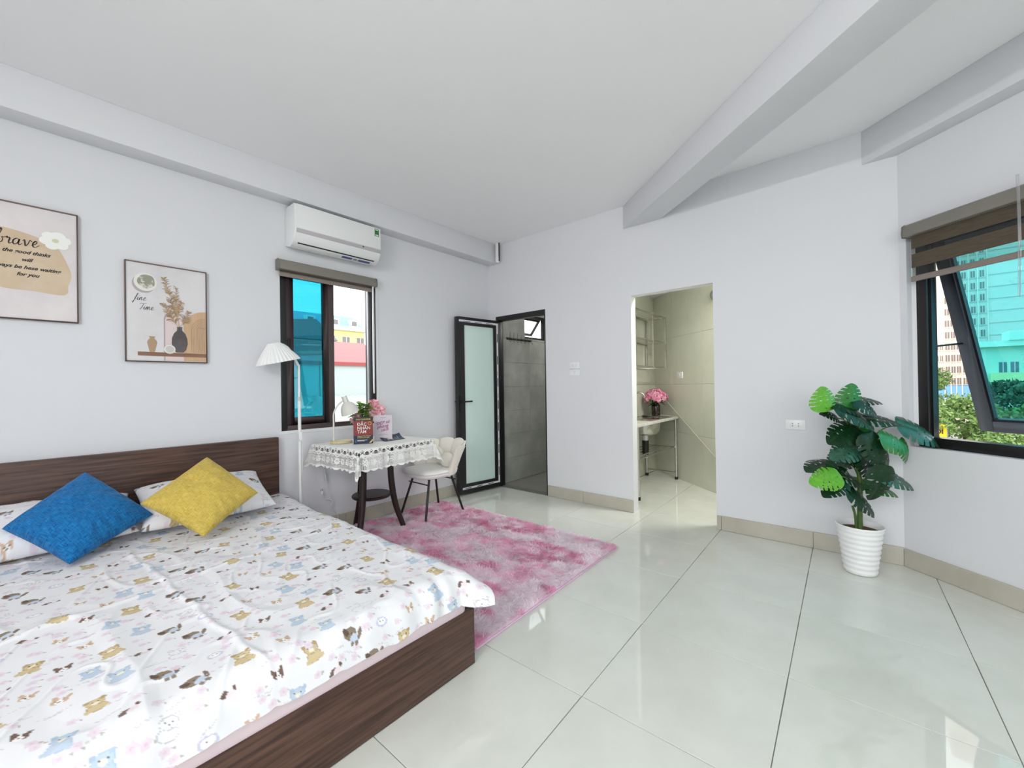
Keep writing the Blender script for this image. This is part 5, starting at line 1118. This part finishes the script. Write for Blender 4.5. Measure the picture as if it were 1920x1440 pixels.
# right side: pale block, tall slab, tower, low green house
CREAMW = mat('cream_render', (226, 210, 196), .8); BRW = mat('far_glass_brown', (140, 118, 110), .3)
t, cx, cy, z0 = facade('apartment_wing', 'low cream apartment wing with a blue ground floor beyond the awning window', 5.2, 9.38, 90, 100, 7.2, CREAMW, [(x, .9+1.75*j) for x in (8.65, 9.12, 8.1, 7.5) for j in range(0, 4)], BRW, (.30, .85))
MB().box(5.2-cx, 9.38-cx, 89.9-cy, 90-cy, 4.2, 6.3).build('blue_band', mat('blue_render', (120, 170, 226), .7), t)
t, cx, cy, z0 = facade('tower_slab', 'tall cream slab block with window columns and a blank side, mostly seen through cyan glass', 9.4, 30, 90, 108, 56, CREAMW, [(x, .9+1.75*j) for x in (9.76, 10.34, 10.9, 11.56, 12.46, 13.36) for j in range(0, 26)], BRW, (.42, .95))
MB().box(9.4-cx, 14-cx, 89.9-cy, 90-cy, 4.2, 6.3).build('blue_band', mat('blue_render', (120, 170, 226), .7), t)
for x in (9.42, 10.05, 10.62, 11.2, 12.0, 12.9, 13.85): MB().box(x-.05-cx, x+.05-cx, 89.8-cy, 90-cy, 0, 62).build('pilaster', mat('pilaster_render', (236, 222, 210), .8), t)
for k in range(34): MB().box(14.0-cx, 30-cx, 89.93-cy, 90-cy, 3+1.75*k, 3.10+1.75*k).build('joint', mat('joint_grey', (196, 186, 176), .8), t)
facade('tower', 'pale distant tower block behind the cream apartments', 12.0, 15.2, 134, 144, 30, mat('pale_render', (224, 226, 230), .8), [(12.5+.8*i, 2+2.6*j) for i in range(3) for j in range(10)], mat('far_glass_blue', (92, 112, 124), .3), (.4, 1.4))
t, cx, cy, z0 = facade('low_house', 'low pale green house with balcony in front of the tall slab', 10.1, 24, 67, 76, 4.6, mat('green_render', (190, 220, 196), .8), [(11.3, 2.4), (12.1, 2.4), (13.6, 2.4), (11.3, -.8), (12.5, -.8), (15, 2.4), (15, -.8)], mat('far_glass_blue', (92, 112, 124), .3), (.55, 1.1))
MB().box(9.4-cx, 24.4-cx, 66.2-cy, 76.3-cy, 10.6, 11.2).build('parapet', mat('green_parapet', (214, 232, 210), .8), t); MB().box(11.6-cx, 13.2-cx, 66.0-cy, 69-cy, 11.2, 12.2).build('stair_house', mat('green_parapet', (214, 232, 210), .8), t); MB().box(10.4-cx, 12.9-cx, 66.0-cy, 67-cy, 6.7, 7.8).build('balcony', mat('yellow_render', (222, 222, 160), .8), t); MB().box(12.9-cx, 16.5-cx, 66.9-cy, 67.05-cy, 5.6, 10.6).build('panel', mat('yellow_render', (222, 222, 160), .8), t)
# yellow banner
bn = thing('banner', 'yellow street banner with dark lettering below the awning window', 'banner', (3.75, 42.5, -6))
MB().box(-1.1, .75, -.04, .04, 2.95, 3.98).build('cloth', mat('banner_yellow', (232, 196, 30), .7), bn); lettering('HÀ NỘI', .42, INK, bn, -.15, -.07, 3.42, bold=.012); MB().box(-1.1, .75, -.05, .05, 2.8, 2.95).build('red_edge', mat('banner_red', (206, 66, 48), .7), bn)
for sx3 in (-1.12, .77): MB().tube([(sx3, 0, 0), (sx3, 0, 4.0)], .05, 8).build('post', mat('post_grey', (120, 120, 120), .6), bn)
# trees
rgt = np.random.RandomState(12)
def crown_mesh(name, rx_, rz_, n, m, leaf):
    d = rgt.normal(size=(n, 3)); d /= np.linalg.norm(d, axis=1)[:, None]; rr = rgt.uniform(.55, 1.0, n)**.6*(1+.25*np.sin(d[:, 0]*5+d[:, 2]*4)); c = d*rr[:, None]*np.array([rx_, rx_, rz_])
    a = rgt.normal(size=(n, 3)); a /= np.linalg.norm(a, axis=1)[:, None]; b = np.cross(a, rgt.normal(size=(n, 3))); b /= np.linalg.norm(b, axis=1)[:, None]
    s = leaf*rgt.uniform(.6, 1.3, n)[:, None]; V = np.stack([c-a*s, c+b*s*.5, c+a*s, c-b*s*.5], 1).reshape(-1, 3); me = bpy.data.meshes.new(name)
    me.from_pydata(V.tolist(), [], np.arange(n*4).reshape(-1, 4).tolist()); me.materials.append(m); return me
TG = [mat('tree_leaf', (96, 128, 66), .8, var=(.8, (136, 160, 92), .35, .65)), mat('tree_leaf_dark', (52, 82, 62), .8, var=(.8, (84, 116, 84), .35, .65))]
CM = [crown_mesh('crown', 1.9, 1.35, 2600, TG[0], .16), crown_mesh('crown', 2.3, 1.7, 3000, TG[1], .18)]
TRUNK = mat('bark', (96, 82, 70), .9)
for i, (x, y, z, sc, k, lb) in enumerate([(3.4, 44, -1.8, 1.0, 0, 'light green street tree above the yellow banner'), (5.9, 47, -1.6, 1.15, 0, 'light green street tree filling the gap beside the swung sash'), (4.6, 56, 1.2, .85, 0, 'tall thin street tree against the cream block'), (8.4, 46, -2.6, 1.2, 0, 'low green tree under the swung sash'), (10.2, 52, -.6, 1.25, 1, 'dark green tree seen through the cyan glass at left'), (13.2, 54, .3, 1.35, 1, 'dark green tree seen through the cyan glass at right'), (7.2, 43, -3.7, .9, 0, 'bushy low tree beside the street'), (5.4, 41, -4.2, .8, 0, 'small leafy tree lowest in the window')]):
    tr = thing('street_tree', lb, 'tree', (x, y, -6), i*.7, 'street trees'); h_ = z+6
    MB().tube([(0, 0, 0), (.08, 0, h_*.5), (0, .05, h_)], [.16*sc, .12*sc, .05*sc], 8).build('trunk', TRUNK, tr)
    q = link('foliage', CM[k], tr, Matrix.Translation((0, 0, h_)) @ Matrix.Scale(sc, 4)); q['kind'] = 'stuff'
# left side: neighbour's white metal shed with red roof, yellow hotel, dark house
nb = thing('neighbour_shed', 'white sheet metal shed with a red roof outside the sliding window', 'building', (-11, 3, -6))
PAN = mat('white_sheet_metal', (176, 186, 182), .5); 
for k in range(5): MB().box(1.98, 2.0, -6.0+2.15*k-.01+.55, -6.0+2.15*(k+1)-.03+.55, 0, 7.80).build('panel', PAN, nb)
MB().box(1.9, 1.98, -6, 2.35, 0, 7.7).build('backing', mat('shed_frame', (150, 156, 152), .6), nb)
for k in range(70): pass
ap = thing('metal_awning', 'pale corrugated metal roof below the shed wall', 'roof', (-7.5, 3.2, 0)); b = MB()
nr = 60; vs = []
for i in range(nr*2+1):
    y = -4.2+8.0*i/(nr*2); zz_ = .03*(i % 2)
    vs += [(-1.4, y, 1.03+zz_), (1.6, y, .30+zz_)]
b.add(vs, [(2*i, 2*i+1, 2*i+3, 2*i+2) for i in range(nr*2)]).build('corrugated_sheet', mat('corrugated_white', (168, 178, 175), .5), ap)
MB().add([(2.05, -6, 7.80), (2.05, 2.2, 7.80), (-3, 4.86, 8.85), (-3, -6, 8.85), (2.05, -6, 7.72), (2.05, 2.2, 7.72), (-3, 4.86, 8.77), (-3, -6, 8.77)], [(0, 1, 2, 3), (7, 6, 5, 4), (0, 4, 5, 1), (1, 5, 6, 2), (2, 6, 7, 3), (3, 7, 4, 0)]).build('red_roof', mat('red_metal_roof', (160, 72, 72), .6), nb)
t, cx, cy, z0 = facade('yellow_hotel', 'yellow building with a blue mansard roof beyond the red roof', -52, -40, 6, 22.4, 7.1, mat('yellow_paint', (240, 222, 150), .8), [(14.2+1.55*k, 6.0) for k in range(6)]+[(14.2+1.55*k, 3.2) for k in range(6)], mat('far_glass', (120, 118, 120), .2), (.75, .95), face='x')
MB().box(-6.2, 6.35, -8.4, 8.5, 13.1, 13.35).build('cornice', mat('pale_blue_trim', (196, 220, 224), .7), t); MB().box(-6.2, 6.2, -8.3, 8.2, 13.35, 13.55).build('cornice', mat('pale_blue_trim', (196, 220, 224), .7), t)
MB().add([(6.1, -8.2, 13.55), (6.1, 8.0, 13.55), (5.3, 7.3, 14.65), (5.3, -8.2, 14.65), (-6, -8.2, 13.55), (-6, 8.0, 13.55), (-5.3, 7.3, 14.65), (-5.3, -8.2, 14.65)], [(0, 1, 2, 3), (4, 7, 6, 5), (1, 5, 6, 2), (0, 3, 7, 4), (3, 2, 6, 7)]).build('mansard_roof', mat('blue_roof', (134, 184, 204), .7), t)
for yy_ in (.2, 2.6, 5.0, 7.0):
    d = MB().box(5.4, 6.2, yy_-.45, yy_+.45, 13.55, 14.25).build('dormer', mat('dormer_white', (236, 240, 240), .7), t); MB().box(6.2, 6.25, yy_-.25, yy_+.25, 13.65, 14.1).build('pane', GLD, d)
t, cx, cy, z0 = facade('dark_house', 'grey house with a dark pitched roof seen through the cyan pane', -26, -20, 1.5, 9.3, 3.6, mat('grey_render', (150, 160, 165), .8), [(4.2, 2.2), (6.2, 2.2), (7.9, 2.2), (5.2, 0), (7.2, 0), (8.6, 0)], mat('far_glass_dark', (70, 80, 88), .3), (.6, .7), face='x')
MB().add([(3.4, -4.2, 9.55), (3.4, 4.2, 9.55), (0, 4.6, 11.1), (0, -4.6, 10.0), (-3.2, -4.2, 9.5), (-3.2, 4.2, 9.5)], [(0, 1, 2, 3), (3, 2, 5, 4), (1, 5, 2), (0, 3, 4), (0, 4, 5, 1)]).build('pitched_roof', mat('dark_roof', (84, 92, 100), .7), t)
